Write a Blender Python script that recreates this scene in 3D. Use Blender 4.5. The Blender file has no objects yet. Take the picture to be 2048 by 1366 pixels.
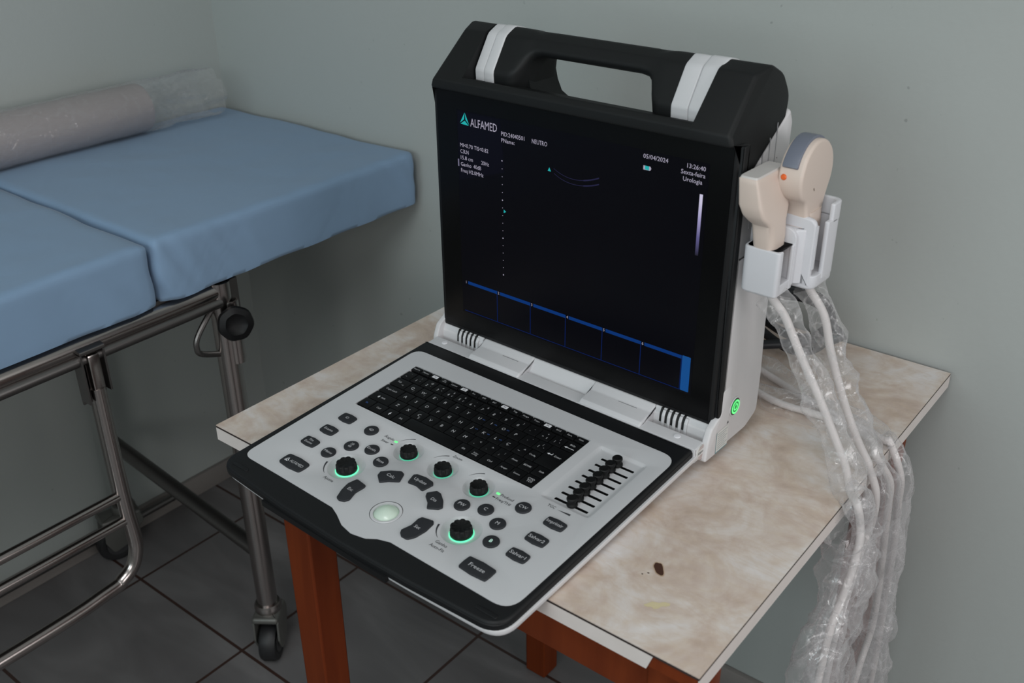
import bpy, bmesh, math, random
from mathutils import Vector, Matrix, noise
random.seed(7)
C = bpy.context.scene
COL = C.collection
PI = math.pi

# ---------------------------------------------------------------- camera
cam_d = bpy.data.cameras.new('camera')
cam = bpy.data.objects.new('camera', cam_d)
COL.objects.link(cam)
_r = Vector((0.7847, 0.6198, -0.0081)).normalized()
_f = Vector((-0.5523, 0.6930, -0.4634)).normalized()
_u = _r.cross(_f).normalized()
_r = _f.cross(_u).normalized()
cam.matrix_world = Matrix(((_r.x, _u.x, -_f.x, 0), (_r.y, _u.y, -_f.y, 0), (_r.z, _u.z, -_f.z, 1.424), (0, 0, 0, 1)))
cam_d.sensor_width = 36
cam_d.lens = 2031.4 / 2048 * 36
cam_d.clip_start = 0.02
cam_d.dof.use_dof = True
cam_d.dof.focus_distance = 1.28
cam_d.dof.aperture_fstop = 8.0
C.camera = cam
C.cycles.transparent_max_bounces = 40

# ---------------------------------------------------------------- world, lights, exposure
w = bpy.data.worlds.new('world'); C.world = w; w.use_nodes = True
w.node_tree.nodes['Background'].inputs[0].default_value = (0.80, 0.88, 1.0, 1)
w.node_tree.nodes['Background'].inputs[1].default_value = 0.5
C.view_settings.view_transform = 'Standard'
C.view_settings.look = 'None'
C.view_settings.gamma = 1
C.view_settings.use_curve_mapping = False
C.view_settings.exposure = 0.0

def area(name, loc, target, sx, sy, power, col):
    l = bpy.data.lights.new(name, 'AREA'); l.shape = 'RECTANGLE'; l.size = sx; l.size_y = sy
    l.energy = power; l.color = col
    o = bpy.data.objects.new(name, l); COL.objects.link(o); o.location = loc
    d = Vector(target) - Vector(loc)
    o.rotation_euler = d.to_track_quat('-Z', 'Y').to_euler()
    return o
area('window_daylight', (1.66, 0.45, 1.42), (-0.3, 0.75, 0.9), 1.2, 1.1, 15.2, (1.0, 0.955, 0.945))
area('rear_window_daylight', (-0.75, -2.2, 1.85), (-0.75, 0, 1.3), 1.4, 1.0, 16.5, (0.80, 0.97, 1.0))
area('corner_fill_light', (0.95, -2.2, 1.75), (-0.3, 0.8, 0.8), 1.0, 1.0, 16, (1.0, 0.975, 0.965))  # fill light added from the front right to lift the dark wall
area('ceiling_fill_light', (0.1, -0.55, 2.7), (0.1, -0.55, 0), 1.2, 0.6, 19.2, (0.98, 1.0, 1.0))  # added overhead fill for level surfaces and dark areas, no known fixture

# ---------------------------------------------------------------- materials
MATS = {}
def mat(name, col, rough=0.5, metal=0.0, spec=0.5, emit=None, es=1.0, bump=None, var=None, coat=0.0, trans=0.0):
    if name in MATS: return MATS[name]
    m = bpy.data.materials.new(name); m.use_nodes = True
    nt = m.node_tree; b = nt.nodes['Principled BSDF']
    b.inputs['Base Color'].default_value = (*col, 1)
    b.inputs['Roughness'].default_value = rough
    b.inputs['Metallic'].default_value = metal
    b.inputs['Specular IOR Level'].default_value = spec
    b.inputs['Coat Weight'].default_value = coat
    b.inputs['Transmission Weight'].default_value = trans
    if emit:
        b.inputs['Emission Color'].default_value = (*emit, 1)
        b.inputs['Emission Strength'].default_value = es
    tc = None
    if bump or var:
        tc = nt.nodes.new('ShaderNodeTexCoord')
    if bump:
        sc, st = bump
        n = nt.nodes.new('ShaderNodeTexNoise'); n.inputs['Scale'].default_value = sc; n.inputs['Detail'].default_value = 4
        bp = nt.nodes.new('ShaderNodeBump'); bp.inputs['Strength'].default_value = st; bp.inputs['Distance'].default_value = 0.002
        nt.links.new(tc.outputs['Object'], n.inputs['Vector'])
        nt.links.new(n.outputs['Fac'], bp.inputs['Height'])
        nt.links.new(bp.outputs['Normal'], b.inputs['Normal'])
    if var:
        sc, col2 = var
        n = nt.nodes.new('ShaderNodeTexNoise'); n.inputs['Scale'].default_value = sc; n.inputs['Detail'].default_value = 5
        mx = nt.nodes.new('ShaderNodeMix'); mx.data_type = 'RGBA'
        mx.inputs['A'].default_value = (*col, 1); mx.inputs['B'].default_value = (*col2, 1)
        nt.links.new(tc.outputs['Object'], n.inputs['Vector'])
        nt.links.new(n.outputs['Fac'], mx.inputs['Factor'])
        nt.links.new(mx.outputs['Result'], b.inputs['Base Color'])
    MATS[name] = m
    return m

def ramp(nt, els):
    r = nt.nodes.new('ShaderNodeValToRGB')
    e = r.color_ramp.elements
    while len(e) > 1: e.remove(e[0])
    e[0].position = els[0][0]; e[0].color = (*els[0][1], 1)
    for p, c in els[1:]:
        x = e.new(p); x.color = (*c, 1)
    return r

white = mat('white_plastic', (0.60, 0.60, 0.615), 0.42, bump=(900, 0.04))
white2 = mat('white_shell_plastic', (0.62, 0.61, 0.62), 0.45)
panelgrey = mat('panel_grey_plastic', (0.56, 0.565, 0.58), 0.38, bump=(1200, 0.03))
black = mat('black_plastic', (0.0062, 0.0066, 0.0074), 0.5, spec=0.3, bump=(1500, 0.05))
softblack = mat('soft_black_plastic', (0.0068, 0.0076, 0.0080), 0.55, spec=0.3)
glass = mat('screen_glass', (0.0018, 0.0018, 0.0021), 0.3, spec=0.16)
lcd = mat('screen_display', (0.0012, 0.0012, 0.0018), 0.3, spec=0.15, emit=(0.0006, 0.0005, 0.0016), es=1)
rubber = mat('button_rubber', (0.022, 0.0235, 0.027), 0.6, spec=0.3)
keym = mat('key_plastic', (0.0035, 0.0037, 0.0042), 0.5, spec=0.22)
keybed = mat('keyboard_bed', (0.003, 0.003, 0.0035), 0.5)
ink = mat('dark_ink', (0.03, 0.03, 0.035), 0.6)
inkw = mat('white_print', (0.55, 0.55, 0.57), 0.6)
inkwb = mat('bright_print', (0.75, 0.75, 0.78), 0.6)
inkb = mat('blue_print', (0.05, 0.14, 0.45), 0.6)
knobm = mat('knob_rubber', (0.004, 0.0043, 0.0045), 0.55, spec=0.3)
glow = mat('green_glow', (0.1, 0.6, 0.35), 0.4, emit=(0.12, 0.80, 0.42), es=1.25)
led = mat('green_led', (0.1, 0.7, 0.2), 0.4, emit=(0.15, 1.0, 0.25), es=0.9)
ballm = mat('trackball_white', (0.55, 0.62, 0.56), 0.22, emit=(0.10, 0.28, 0.12), es=0.2)
beige = mat('probe_beige', (0.64, 0.535, 0.47), 0.45)
beige2 = mat('probe_light', (0.60, 0.57, 0.55), 0.45)
lens = mat('probe_lens_grey', (0.15, 0.165, 0.21), 0.4)
orange = mat('orange_dot', (0.75, 0.13, 0.02), 0.4)
holderm = mat('holder_plastic', (0.62, 0.62, 0.65), 0.3)
cablem = mat('cable_grey', (0.66, 0.62, 0.61), 0.45)
blackcable = mat('black_cable', (0.008, 0.009, 0.012), 0.45)
sticker = mat('sticker', (0.62, 0.62, 0.6), 0.5)
teal = mat('teal_print', (0.05, 0.25, 0.28), 0.5)
steel = mat('steel_tube', (0.42, 0.38, 0.365), 0.22, metal=1.0)
darksteel = mat('dark_steel', (0.20, 0.19, 0.185), 0.38, metal=1.0)
castm = mat('caster_grey', (0.13, 0.13, 0.12), 0.4, metal=0.4)
tyre = mat('tyre_black', (0.012, 0.012, 0.013), 0.5)
hub = mat('wheel_hub', (0.035, 0.035, 0.037), 0.45)
matteblack = mat('knob_black', (0.004, 0.004, 0.0045), 0.5, spec=0.25)
def emis(name, c, s=1.0): return mat(name, (0.0, 0.0, 0.0), 0.5, spec=0.0, emit=c, es=s)
e_txt = emis('screen_text_emission', (0.36, 0.34, 0.43)); e_txtd = emis('screen_text_dim', (0.17, 0.16, 0.24))
e_cy = emis('screen_cyan', (0.02, 0.42, 0.42), 0.9); e_bl = emis('screen_blue', (0.005, 0.035, 0.17), 0.9); e_bl2 = emis('screen_bar_blue', (0.01, 0.075, 0.26), 0.9)
e_ln = emis('screen_line_blue', (0.004, 0.012, 0.07), 1.0); e_arc = emis('screen_arc', (0.018, 0.018, 0.05), 1.0)
e_navy = mat('screen_corner', (0.0012, 0.0012, 0.0018), 0.3, spec=0.15, emit=(0.0013, 0.0011, 0.0042), es=1)

def wood():
    m = bpy.data.materials.new('varnished_wood'); m.use_nodes = True; nt = m.node_tree; b = nt.nodes['Principled BSDF']
    tc = nt.nodes.new('ShaderNodeTexCoord'); mp = nt.nodes.new('ShaderNodeMapping'); mp.inputs['Scale'].default_value = (18, 18, 1.6)
    n = nt.nodes.new('ShaderNodeTexNoise'); n.inputs['Scale'].default_value = 2.2; n.inputs['Detail'].default_value = 5; n.inputs['Distortion'].default_value = 0.6
    r = ramp(nt, [(0.3, (0.125, 0.020, 0.0035)), (0.55, (0.155, 0.027, 0.005)), (0.8, (0.20, 0.038, 0.008))])
    nt.links.new(tc.outputs['Object'], mp.inputs[0]); nt.links.new(mp.outputs[0], n.inputs['Vector']); nt.links.new(n.outputs['Fac'], r.inputs[0])
    nt.links.new(r.outputs[0], b.inputs['Base Color']); b.inputs['Roughness'].default_value = 0.5; b.inputs['Specular IOR Level'].default_value = 0.22
    return m
woodm = wood()

def laminate():
    m = bpy.data.materials.new('marble_laminate'); m.use_nodes = True; nt = m.node_tree; b = nt.nodes['Principled BSDF']
    tc = nt.nodes.new('ShaderNodeTexCoord')
    n = nt.nodes.new('ShaderNodeTexNoise'); n.inputs['Scale'].default_value = 13; n.inputs['Detail'].default_value = 9; n.inputs['Distortion'].default_value = 0.7; n.inputs['Roughness'].default_value = 0.62
    r = ramp(nt, [(0.30, (0.49, 0.375, 0.30)), (0.44, (0.585, 0.475, 0.405)), (0.54, (0.655, 0.57, 0.51)), (0.68, (0.72, 0.68, 0.665))])
    n2 = nt.nodes.new('ShaderNodeTexNoise'); n2.inputs['Scale'].default_value = 22; n2.inputs['Detail'].default_value = 6; n2.inputs['Distortion'].default_value = 2.2
    r2 = ramp(nt, [(0.44, (0, 0, 0)), (0.50, (0.26, 0.26, 0.26)), (0.56, (0, 0, 0))])
    mp = nt.nodes.new('ShaderNodeMapping'); mp.inputs['Scale'].default_value = (0.45, 1.3, 1); mp.inputs['Rotation'].default_value = (0, 0, 0.25)
    mx = nt.nodes.new('ShaderNodeMix'); mx.data_type = 'RGBA'; mx.inputs['B'].default_value = (0.56, 0.43, 0.31, 1)
    # cooler, greener zone towards the left end, as the sheet has
    sp = nt.nodes.new('ShaderNodeTexNoise'); sp.inputs['Scale'].default_value = 60; sp.inputs['Detail'].default_value = 3
    mx2 = nt.nodes.new('ShaderNodeMix'); mx2.data_type = 'RGBA'; mx2.blend_type = 'OVERLAY'; mx2.inputs['Factor'].default_value = 0.25
    nt.links.new(tc.outputs['Object'], n.inputs['Vector']); nt.links.new(tc.outputs['Object'], mp.inputs[0]); nt.links.new(mp.outputs[0], n2.inputs['Vector'])
    nt.links.new(tc.outputs['Object'], sp.inputs['Vector'])
    nt.links.new(n.outputs['Fac'], r.inputs[0]); nt.links.new(n2.outputs['Fac'], r2.inputs[0])
    nt.links.new(r.outputs[0], mx.inputs['A']); nt.links.new(r2.outputs[0], mx.inputs['Factor'])
    nt.links.new(mx.outputs['Result'], mx2.inputs['A']); nt.links.new(sp.outputs['Fac'], mx2.inputs['B'])
    nt.links.new(mx2.outputs['Result'], b.inputs['Base Color']); b.inputs['Roughness'].default_value = 0.42
    return m
lamm = laminate()
edgem = mat('edge_laminate', (0.74, 0.675, 0.65), 0.45, var=(30, (0.64, 0.58, 0.54)))
darkline = mat('dark_seam', (0.03, 0.02, 0.018), 0.6)

def paint(name, c1, c2):
    m = bpy.data.materials.new(name); m.use_nodes = True; nt = m.node_tree; b = nt.nodes['Principled BSDF']
    tc = nt.nodes.new('ShaderNodeTexCoord'); n = nt.nodes.new('ShaderNodeTexNoise'); n.inputs['Scale'].default_value = 1.3; n.inputs['Detail'].default_value = 3
    r = ramp(nt, [(0.35, c1), (0.65, c2)])
    n3 = nt.nodes.new('ShaderNodeTexNoise'); n3.inputs['Scale'].default_value = 75; n3.inputs['Detail'].default_value = 1
    r3 = ramp(nt, [(0.785, (1, 1, 1)), (0.83, (0.74, 0.74, 0.74))])
    mx = nt.nodes.new('ShaderNodeMix'); mx.data_type = 'RGBA'; mx.blend_type = 'MULTIPLY'; mx.inputs['Factor'].default_value = 1
    bn = nt.nodes.new('ShaderNodeTexNoise'); bn.inputs['Scale'].default_value = 140
    bp = nt.nodes.new('ShaderNodeBump'); bp.inputs['Strength'].default_value = 0.12; bp.inputs['Distance'].default_value = 0.002
    for x in (n, n3, bn): nt.links.new(tc.outputs['Object'], x.inputs['Vector'])
    nt.links.new(n.outputs['Fac'], r.inputs[0]); nt.links.new(n3.outputs['Fac'], r3.inputs[0])
    nt.links.new(r.outputs[0], mx.inputs['A']); nt.links.new(r3.outputs[0], mx.inputs['B'])
    nt.links.new(mx.outputs['Result'], b.inputs['Base Color'])
    nt.links.new(bn.outputs['Fac'], bp.inputs['Height']); nt.links.new(bp.outputs['Normal'], b.inputs['Normal'])
    b.inputs['Roughness'].default_value = 0.6; b.inputs['Specular IOR Level'].default_value = 0.3
    return m
wallpaint = paint('mint_wall_paint', (0.385, 0.415, 0.40), (0.41, 0.433, 0.42))

def tiles():
    m = bpy.data.materials.new('grey_floor_tiles'); m.use_nodes = True; nt = m.node_tree; b = nt.nodes['Principled BSDF']
    tc = nt.nodes.new('ShaderNodeTexCoord'); mp = nt.nodes.new('ShaderNodeMapping'); mp.inputs['Location'].default_value = (0.9825 + 0.333 * 20, -1.118 + 0.307 * 20, 0)
    br = nt.nodes.new('ShaderNodeTexBrick'); br.offset = 0; br.squash = 1
    br.inputs['Scale'].default_value = 1; br.inputs['Mortar Size'].default_value = 0.0032; br.inputs['Mortar Smooth'].default_value = 0.15
    br.inputs['Brick Width'].default_value = 0.333; br.inputs['Row Height'].default_value = 0.307
    br.inputs['Color1'].default_value = (1, 1, 1, 1); br.inputs['Color2'].default_value = (0.93, 0.93, 0.93, 1); br.inputs['Mortar'].default_value = (0, 0, 0, 1)
    n = nt.nodes.new('ShaderNodeTexNoise'); n.inputs['Scale'].default_value = 5; n.inputs['Detail'].default_value = 6; n.inputs['Distortion'].default_value = 0.7
    mp2 = nt.nodes.new('ShaderNodeMapping'); mp2.inputs['Scale'].default_value = (0.6, 1.6, 1)
    r = ramp(nt, [(0.3, (0.118, 0.113, 0.114)), (0.5, (0.158, 0.152, 0.153)), (0.72, (0.225, 0.218, 0.218))])
    mu = nt.nodes.new('ShaderNodeMix'); mu.data_type = 'RGBA'; mu.blend_type = 'MULTIPLY'; mu.inputs['Factor'].default_value = 1
    mx = nt.nodes.new('ShaderNodeMix'); mx.data_type = 'RGBA'; mx.inputs['B'].default_value = (0.045, 0.022, 0.017, 1)
    nt.links.new(tc.outputs['Object'], mp.inputs[0]); nt.links.new(mp.outputs[0], br.inputs['Vector'])
    nt.links.new(tc.outputs['Object'], mp2.inputs[0]); nt.links.new(mp2.outputs[0], n.inputs['Vector']); nt.links.new(n.outputs['Fac'], r.inputs[0])
    nt.links.new(r.outputs[0], mu.inputs['A']); nt.links.new(br.outputs['Color'], mu.inputs['B'])
    nt.links.new(mu.outputs['Result'], mx.inputs['A']); nt.links.new(br.outputs['Fac'], mx.inputs['Factor'])
    nt.links.new(mx.outputs['Result'], b.inputs['Base Color']); b.inputs['Roughness'].default_value = 0.42
    return m
tilem = tiles()
skirtm = mat('skirting_tile', (0.27, 0.245, 0.228), 0.45, var=(9, (0.23, 0.212, 0.20)))
ceilm = mat('ceiling_paint', (0.7, 0.7, 0.69), 0.7)
framem = mat('window_frame_paint', (0.6, 0.6, 0.6), 0.5)

def fabric():
    m = bpy.data.materials.new('blue_sheet_fabric'); m.use_nodes = True; nt = m.node_tree; b = nt.nodes['Principled BSDF']
    tc = nt.nodes.new('ShaderNodeTexCoord')
    n = nt.nodes.new('ShaderNodeTexNoise'); n.inputs['Scale'].default_value = 6; n.inputs['Detail'].default_value = 3; n.inputs['Distortion'].default_value = 0.8
    bp = nt.nodes.new('ShaderNodeBump'); bp.inputs['Strength'].default_value = 0.35; bp.inputs['Distance'].default_value = 0.01
    nt.links.new(tc.outputs['Object'], n.inputs['Vector']); nt.links.new(n.outputs['Fac'], bp.inputs['Height']); nt.links.new(bp.outputs['Normal'], b.inputs['Normal'])
    b.inputs['Base Color'].default_value = (0.205, 0.31, 0.45, 1); b.inputs['Roughness'].default_value = 0.75
    b.inputs['Sheen Weight'].default_value = 0.15; b.inputs['Specular IOR Level'].default_value = 0.25
    return m
sheetm = fabric()

def plastic_film(name, opac, milk, ln=.24):
    m = bpy.data.materials.new(name); m.use_nodes = True; nt = m.node_tree
    nt.nodes.remove(nt.nodes['Principled BSDF']); out = nt.nodes['Material Output']
    tr = nt.nodes.new('ShaderNodeBsdfTransparent'); tr.inputs[0].default_value = (0.99, 0.99, 0.99, 1)
    gl = nt.nodes.new('ShaderNodeBsdfGlossy'); gl.inputs['Roughness'].default_value = 0.14; gl.inputs['Color'].default_value = (0.9, 0.9, 0.9, 1)
    df = nt.nodes.new('ShaderNodeBsdfDiffuse'); df.inputs['Color'].default_value = (0.86, 0.84, 0.85, 1)
    tl = nt.nodes.new('ShaderNodeBsdfTranslucent'); tl.inputs['Color'].default_value = (0.85, 0.83, 0.84, 1)
    a0 = nt.nodes.new('ShaderNodeAddShader')
    lw = nt.nodes.new('ShaderNodeLayerWeight'); lw.inputs['Blend'].default_value = 0.28
    tc = nt.nodes.new('ShaderNodeTexCoord')
    n = nt.nodes.new('ShaderNodeTexNoise'); n.inputs['Scale'].default_value = 32; n.inputs['Detail'].default_value = 4; n.inputs['Distortion'].default_value = 1.2
    bp = nt.nodes.new('ShaderNodeBump'); bp.inputs['Strength'].default_value = 0.9; bp.inputs['Distance'].default_value = 0.006
    nt.links.new(tc.outputs['Object'], n.inputs['Vector']); nt.links.new(n.outputs['Fac'], bp.inputs['Height'])
    nt.links.new(bp.outputs['Normal'], gl.inputs['Normal']); nt.links.new(bp.outputs['Normal'], lw.inputs['Normal'])
    s1 = nt.nodes.new('ShaderNodeMixShader'); s1.inputs[0].default_value = 0.35
    nt.links.new(df.outputs[0], s1.inputs[1]); nt.links.new(tl.outputs[0], s1.inputs[2])
    s2 = nt.nodes.new('ShaderNodeMixShader'); s2.inputs[0].default_value = 1 - milk
    nt.links.new(s1.outputs[0], s2.inputs[1]); nt.links.new(gl.outputs[0], s2.inputs[2])
    mr = nt.nodes.new('ShaderNodeMapRange'); mr.inputs['To Min'].default_value = opac; mr.inputs['To Max'].default_value = min(1, opac + 0.42)
    nt.links.new(lw.outputs['Facing'], mr.inputs['Value'])
    s3 = nt.nodes.new('ShaderNodeMixShader')
    nw = nt.nodes.new('ShaderNodeTexNoise'); nw.inputs['Scale'].default_value = 20; nw.inputs['Detail'].default_value = 2.5; nw.inputs['Distortion'].default_value = 1.0
    rw = ramp(nt, [(0.480, (0, 0, 0)), (0.498, (ln, ln, ln)), (0.504, (ln, ln, ln)), (0.53, (0, 0, 0))])
    ad = nt.nodes.new('ShaderNodeMath'); ad.operation = 'ADD'; ad.use_clamp = True
    nt.links.new(tc.outputs['Object'], nw.inputs['Vector']); nt.links.new(nw.outputs['Fac'], rw.inputs[0])
    nt.links.new(mr.outputs['Result'], ad.inputs[0]); nt.links.new(rw.outputs[0], ad.inputs[1])
    nt.links.new(ad.outputs[0], s3.inputs[0]); nt.links.new(tr.outputs[0], s3.inputs[1]); nt.links.new(s2.outputs[0], s3.inputs[2])
    nt.links.new(s3.outputs[0], out.inputs['Surface'])
    return m
filmm = plastic_film('clear_plastic_film', 0.10, 0.72)
film2 = plastic_film('milky_plastic_wrap', 0.12, 0.6, .1)
paper = mat('grey_paper_roll', (0.34, 0.30, 0.30), 0.6, bump=(30, 0.3))

# ---------------------------------------------------------------- geometry helpers
def offset_poly(p, d):
    n = len(p); out = []
    A = sum(p[i][0] * p[(i + 1) % n][1] - p[(i + 1) % n][0] * p[i][1] for i in range(n))
    s = 1 if A > 0 else -1
    for i in range(n):
        a, b, c = Vector(p[i - 1]), Vector(p[i]), Vector(p[(i + 1) % n])
        e1 = (b - a).normalized() if (b - a).length > 1e-9 else Vector((1, 0)); e2 = (c - b).normalized() if (c - b).length > 1e-9 else e1
        n1 = Vector((-e1.y, e1.x)) * s; n2 = Vector((-e2.y, e2.x)) * s
        m = n1 + n2
        if m.length < 1e-6: m = n1
        m.normalize(); k = max(0.35, m.dot(n1))
        out.append((b.x + m.x * d / k, b.y + m.y * d / k))
    return out

def rpoly(pts, rad, n=5):
    """polygon with rounded corners; rad = one radius or list"""
    N = len(pts); out = []
    for i in range(N):
        r = rad if isinstance(rad, (int, float)) else rad[i]
        a, b, c = Vector(pts[i - 1]), Vector(pts[i]), Vector(pts[(i + 1) % N])
        if r <= 0: out.append(tuple(b)); continue
        d1 = (a - b); d2 = (c - b); l = min(d1.length, d2.length) * 0.49
        ang = d1.angle(d2); t = min(r / math.tan(ang / 2), l)
        p1 = b + d1.normalized() * t; p2 = b + d2.normalized() * t
        for k in range(n + 1):
            u = k / n
            q = p1.lerp(b, u).lerp(b.lerp(p2, u), u)
            out.append((q.x, q.y))
    return out
def rrect(x0, y0, x1, y1, r, n=5): return rpoly([(x0, y0), (x1, y0), (x1, y1), (x0, y1)], r, n)
def circ(cx, cy, r, n=40, ry=None): return [(cx + r * math.cos(2 * PI * k / n), cy + (ry or r) * math.sin(2 * PI * k / n)) for k in range(n)]

I4 = Matrix.Identity(4)
class G:
    def __init__(s): s.bm = bmesh.new(); s.mats = []
    def mi(s, m):
        if m not in s.mats: s.mats.append(m)
        return s.mats.index(m)
    def ring(s, pts, M): return [s.bm.verts.new(M @ Vector(p)) for p in pts]
    def bridge(s, a, b, i, closed=True):
        n = len(a)
        for k in range(n if closed else n - 1):
            try:
                f = s.bm.faces.new((a[k], a[(k + 1) % n], b[(k + 1) % n], b[k])); f.material_index = i
            except ValueError: pass
    def cap(s, a, i):
        try: f = s.bm.faces.new(a); f.material_index = i
        except ValueError: pass
    def prism(s, p, c0, c1, m, M=I4, bt=0.0, bb=0.0, n=3, capb=True):
        """extrude polygon p (u,v) from w=c0 to w=c1, top/bottom edge bevels"""
        i = s.mi(m); rings = []
        if bb > 0:
            for k in range(n + 1):
                t = k / n * PI / 2
                rings.append((bb * (1 - math.sin(t)), c0 + bb * (1 - math.cos(t))))
        else: rings.append((0, c0))
        if bt > 0:
            for k in range(n + 1):
                t = k / n * PI / 2
                rings.append((bt * (1 - math.cos(t)), c1 - bt * (1 - math.sin(t))))
        else: rings.append((0, c1))
        prev = None
        for j, (d, c) in enumerate(rings):
            q = offset_poly(p, d) if d > 1e-9 else p
            r = s.ring([(x, y, c) for x, y in q], M)
            if prev: s.bridge(prev, r, i)
            elif capb: s.cap(list(reversed(r)), i)
            prev = r
        s.cap(prev, i)
        return s
    def box(s, a, b, m, M=I4, bev=0.0, n=2):
        x0, y0, z0 = a; x1, y1, z1 = b
        return s.prism(rrect(x0, y0, x1, y1, bev, n) if bev else [(x0, y0), (x1, y0), (x1, y1), (x0, y1)], z0, z1, m, M, bt=bev, bb=bev, n=n)
    def flat(s, p, c, m, M=I4):
        r = s.ring([(x, y, c) for x, y in p], M); s.cap(r, s.mi(m)); return s
    def holed(s, outer, holes, c, m, M=I4):
        """flat face with holes; returns ring vertex lists of the holes"""
        i = s.mi(m); loops = [s.ring([(x, y, c) for x, y in q], M) for q in [outer] + holes]
        ed = []
        for l in loops:
            for k in range(len(l)): ed.append(s.bm.edges.new((l[k], l[(k + 1) % len(l)])))
        nrm = (M.to_3x3() @ Vector((0, 0, 1))).normalized()
        res = bmesh.ops.triangle_fill(s.bm, use_beauty=True, use_dissolve=False, edges=ed, normal=nrm)
        for g in res['geom']:
            if isinstance(g, bmesh.types.BMFace): g.material_index = i
        return loops
    def lathe(s, prof, m, M=I4, n=32, flute=None):
        i = s.mi(m); prev = None
        for r, z in prof:
            if r < 1e-6:
                v = s.bm.verts.new(M @ Vector((0, 0, z)))
                if prev:
                    for k in range(n):
                        f = s.bm.faces.new((prev[k], prev[(k + 1) % n], v)); f.material_index = i
                prev = None; continue
            ring = []
            for k in range(n):
                t = 2 * PI * k / n
                rr = r * (1 + (flute(t, z) if flute else 0))
                ring.append(s.bm.verts.new(M @ Vector((rr * math.cos(t), rr * math.sin(t), z))))
            if prev: s.bridge(prev, ring, i)
            prev = ring
        return s
    def loft(s, rings, m, caps=True, closed=True):
        i = s.mi(m); prev = None; first = None
        for r in rings:
            v = [s.bm.verts.new(Vector(p)) for p in r]
            if prev: s.bridge(prev, v, i, closed)
            else: first = v
            prev = v
        if caps: s.cap(list(reversed(first)), i); s.cap(prev, i)
        return s
    def tube(s, path, r, m, n=12, sm=6, caps=True, rf=None, nf=None):
        pts = smooth(path, sm) if sm else [Vector(p) for p in path]
        i = s.mi(m); prev = None; N = len(pts)
        up = Vector((0, 0, 1)); t0 = (pts[1] - pts[0]).normalized()
        if abs(t0.dot(up)) > 0.95: up = Vector((1, 0, 0))
        u = t0.cross(up).normalized()
        for k, p in enumerate(pts):
            t = (pts[min(k + 1, N - 1)] - pts[max(k - 1, 0)]).normalized()
            u = (u - t * u.dot(t)).normalized(); v = t.cross(u)
            rr = r * (rf(k / (N - 1)) if rf else 1)
            ring = []
            for j in range(n):
                a = 2 * PI * j / n; q = rr * (nf(k / (N - 1), a, p) if nf else 1)
                ring.append(s.bm.verts.new(p + (u * math.cos(a) + v * math.sin(a)) * q))
            if prev: s.bridge(prev, ring, i)
            elif caps: s.cap(list(reversed(ring)), i)
            prev = ring
        if caps: s.cap(prev, i)
        return s
    def text(s, body, cx, cy, h, m, M=I4, w=None, c=0.0, rot=0.0, align='C', bold=0.0, line=1.25):
        """text on the uv plane, h = cap height, w = wanted total width"""
        lines = body.split('\n'); i = s.mi(m)
        for li, t in enumerate(lines):
            vs, fs, W = glyphs(t, bold)
            if not vs: continue
            k = h / CAPH; kx = k
            if w: kx = min(w / W, 1.6 * k) if len(lines) == 1 else k
            xo = {'C': -W * kx / 2, 'L': 0, 'R': -W * kx}[align]
            yo = -h / 2 - (li - (len(lines) - 1) / 2) * h * line
            R = Matrix.Translation((cx, cy, c)) @ Matrix.Rotation(rot, 4, 'Z')
            vv = [s.bm.verts.new(M @ (R @ Vector((x * kx + xo, y * k + yo, 0)))) for x, y in vs]
            for f in fs:
                try: q = s.bm.faces.new([vv[j] for j in f]); q.material_index = i
                except ValueError: pass
        return s
    def obj(s, name, parent=None, sharp=35, flatshade=False, recalc=True, label=None):
        bm = s.bm
        if recalc: bmesh.ops.recalc_face_normals(bm, faces=bm.faces[:])
        for f in bm.faces: f.smooth = not flatshade
        if not flatshade:
            th = math.radians(sharp)
            for e in bm.edges:
                if len(e.link_faces) == 2:
                    if e.calc_face_angle(0) > th: e.smooth = False
                else: e.smooth = False
        me = bpy.data.meshes.new(name); bm.to_mesh(me); bm.free()
        for m in s.mats: me.materials.append(m)
        o = bpy.data.objects.new(name, me); COL.objects.link(o)
        if parent: o.parent = parent
        if label: o['label'] = label
        return o

def smooth(path, sub):
    P = [Vector(p) for p in path]; out = []
    for i in range(len(P) - 1):
        p0 = P[max(i - 1, 0)]; p1 = P[i]; p2 = P[i + 1]; p3 = P[min(i + 2, len(P) - 1)]
        for k in range(sub):
            t = k / sub
            out.append(0.5 * ((2 * p1) + (p2 - p0) * t + (2 * p0 - 5 * p1 + 4 * p2 - p3) * t * t + (3 * p1 - p0 - 3 * p2 + p3) * t ** 3))
    out.append(P[-1]); return out

_gc = {}
def _raw(t, bold):
    key = (t, bold)
    if key in _gc: return _gc[key]
    cu = bpy.data.curves.new('t', 'FONT'); cu.body = t; cu.size = 1; cu.resolution_u = 2; cu.offset = bold
    o = bpy.data.objects.new('t', cu); COL.objects.link(o)
    dg = bpy.context.evaluated_depsgraph_get(); dg.update()
    me = bpy.data.meshes.new_from_object(o.evaluated_get(dg))
    vs = [(v.co.x, v.co.y) for v in me.vertices]; fs = [tuple(p.vertices) for p in me.polygons]
    bpy.data.objects.remove(o); bpy.data.curves.remove(cu); bpy.data.meshes.remove(me)
    _gc[key] = (vs, fs); return _gc[key]
CAPH = max(v[1] for v in _raw('H', 0.0)[0])
def glyphs(t, bold):
    vs, fs = _raw(t, bold)
    if not vs: return [], [], 0
    x0 = min(v[0] for v in vs); x1 = max(v[0] for v in vs)
    return [(x - x0, y) for x, y in vs], fs, x1 - x0

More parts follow.
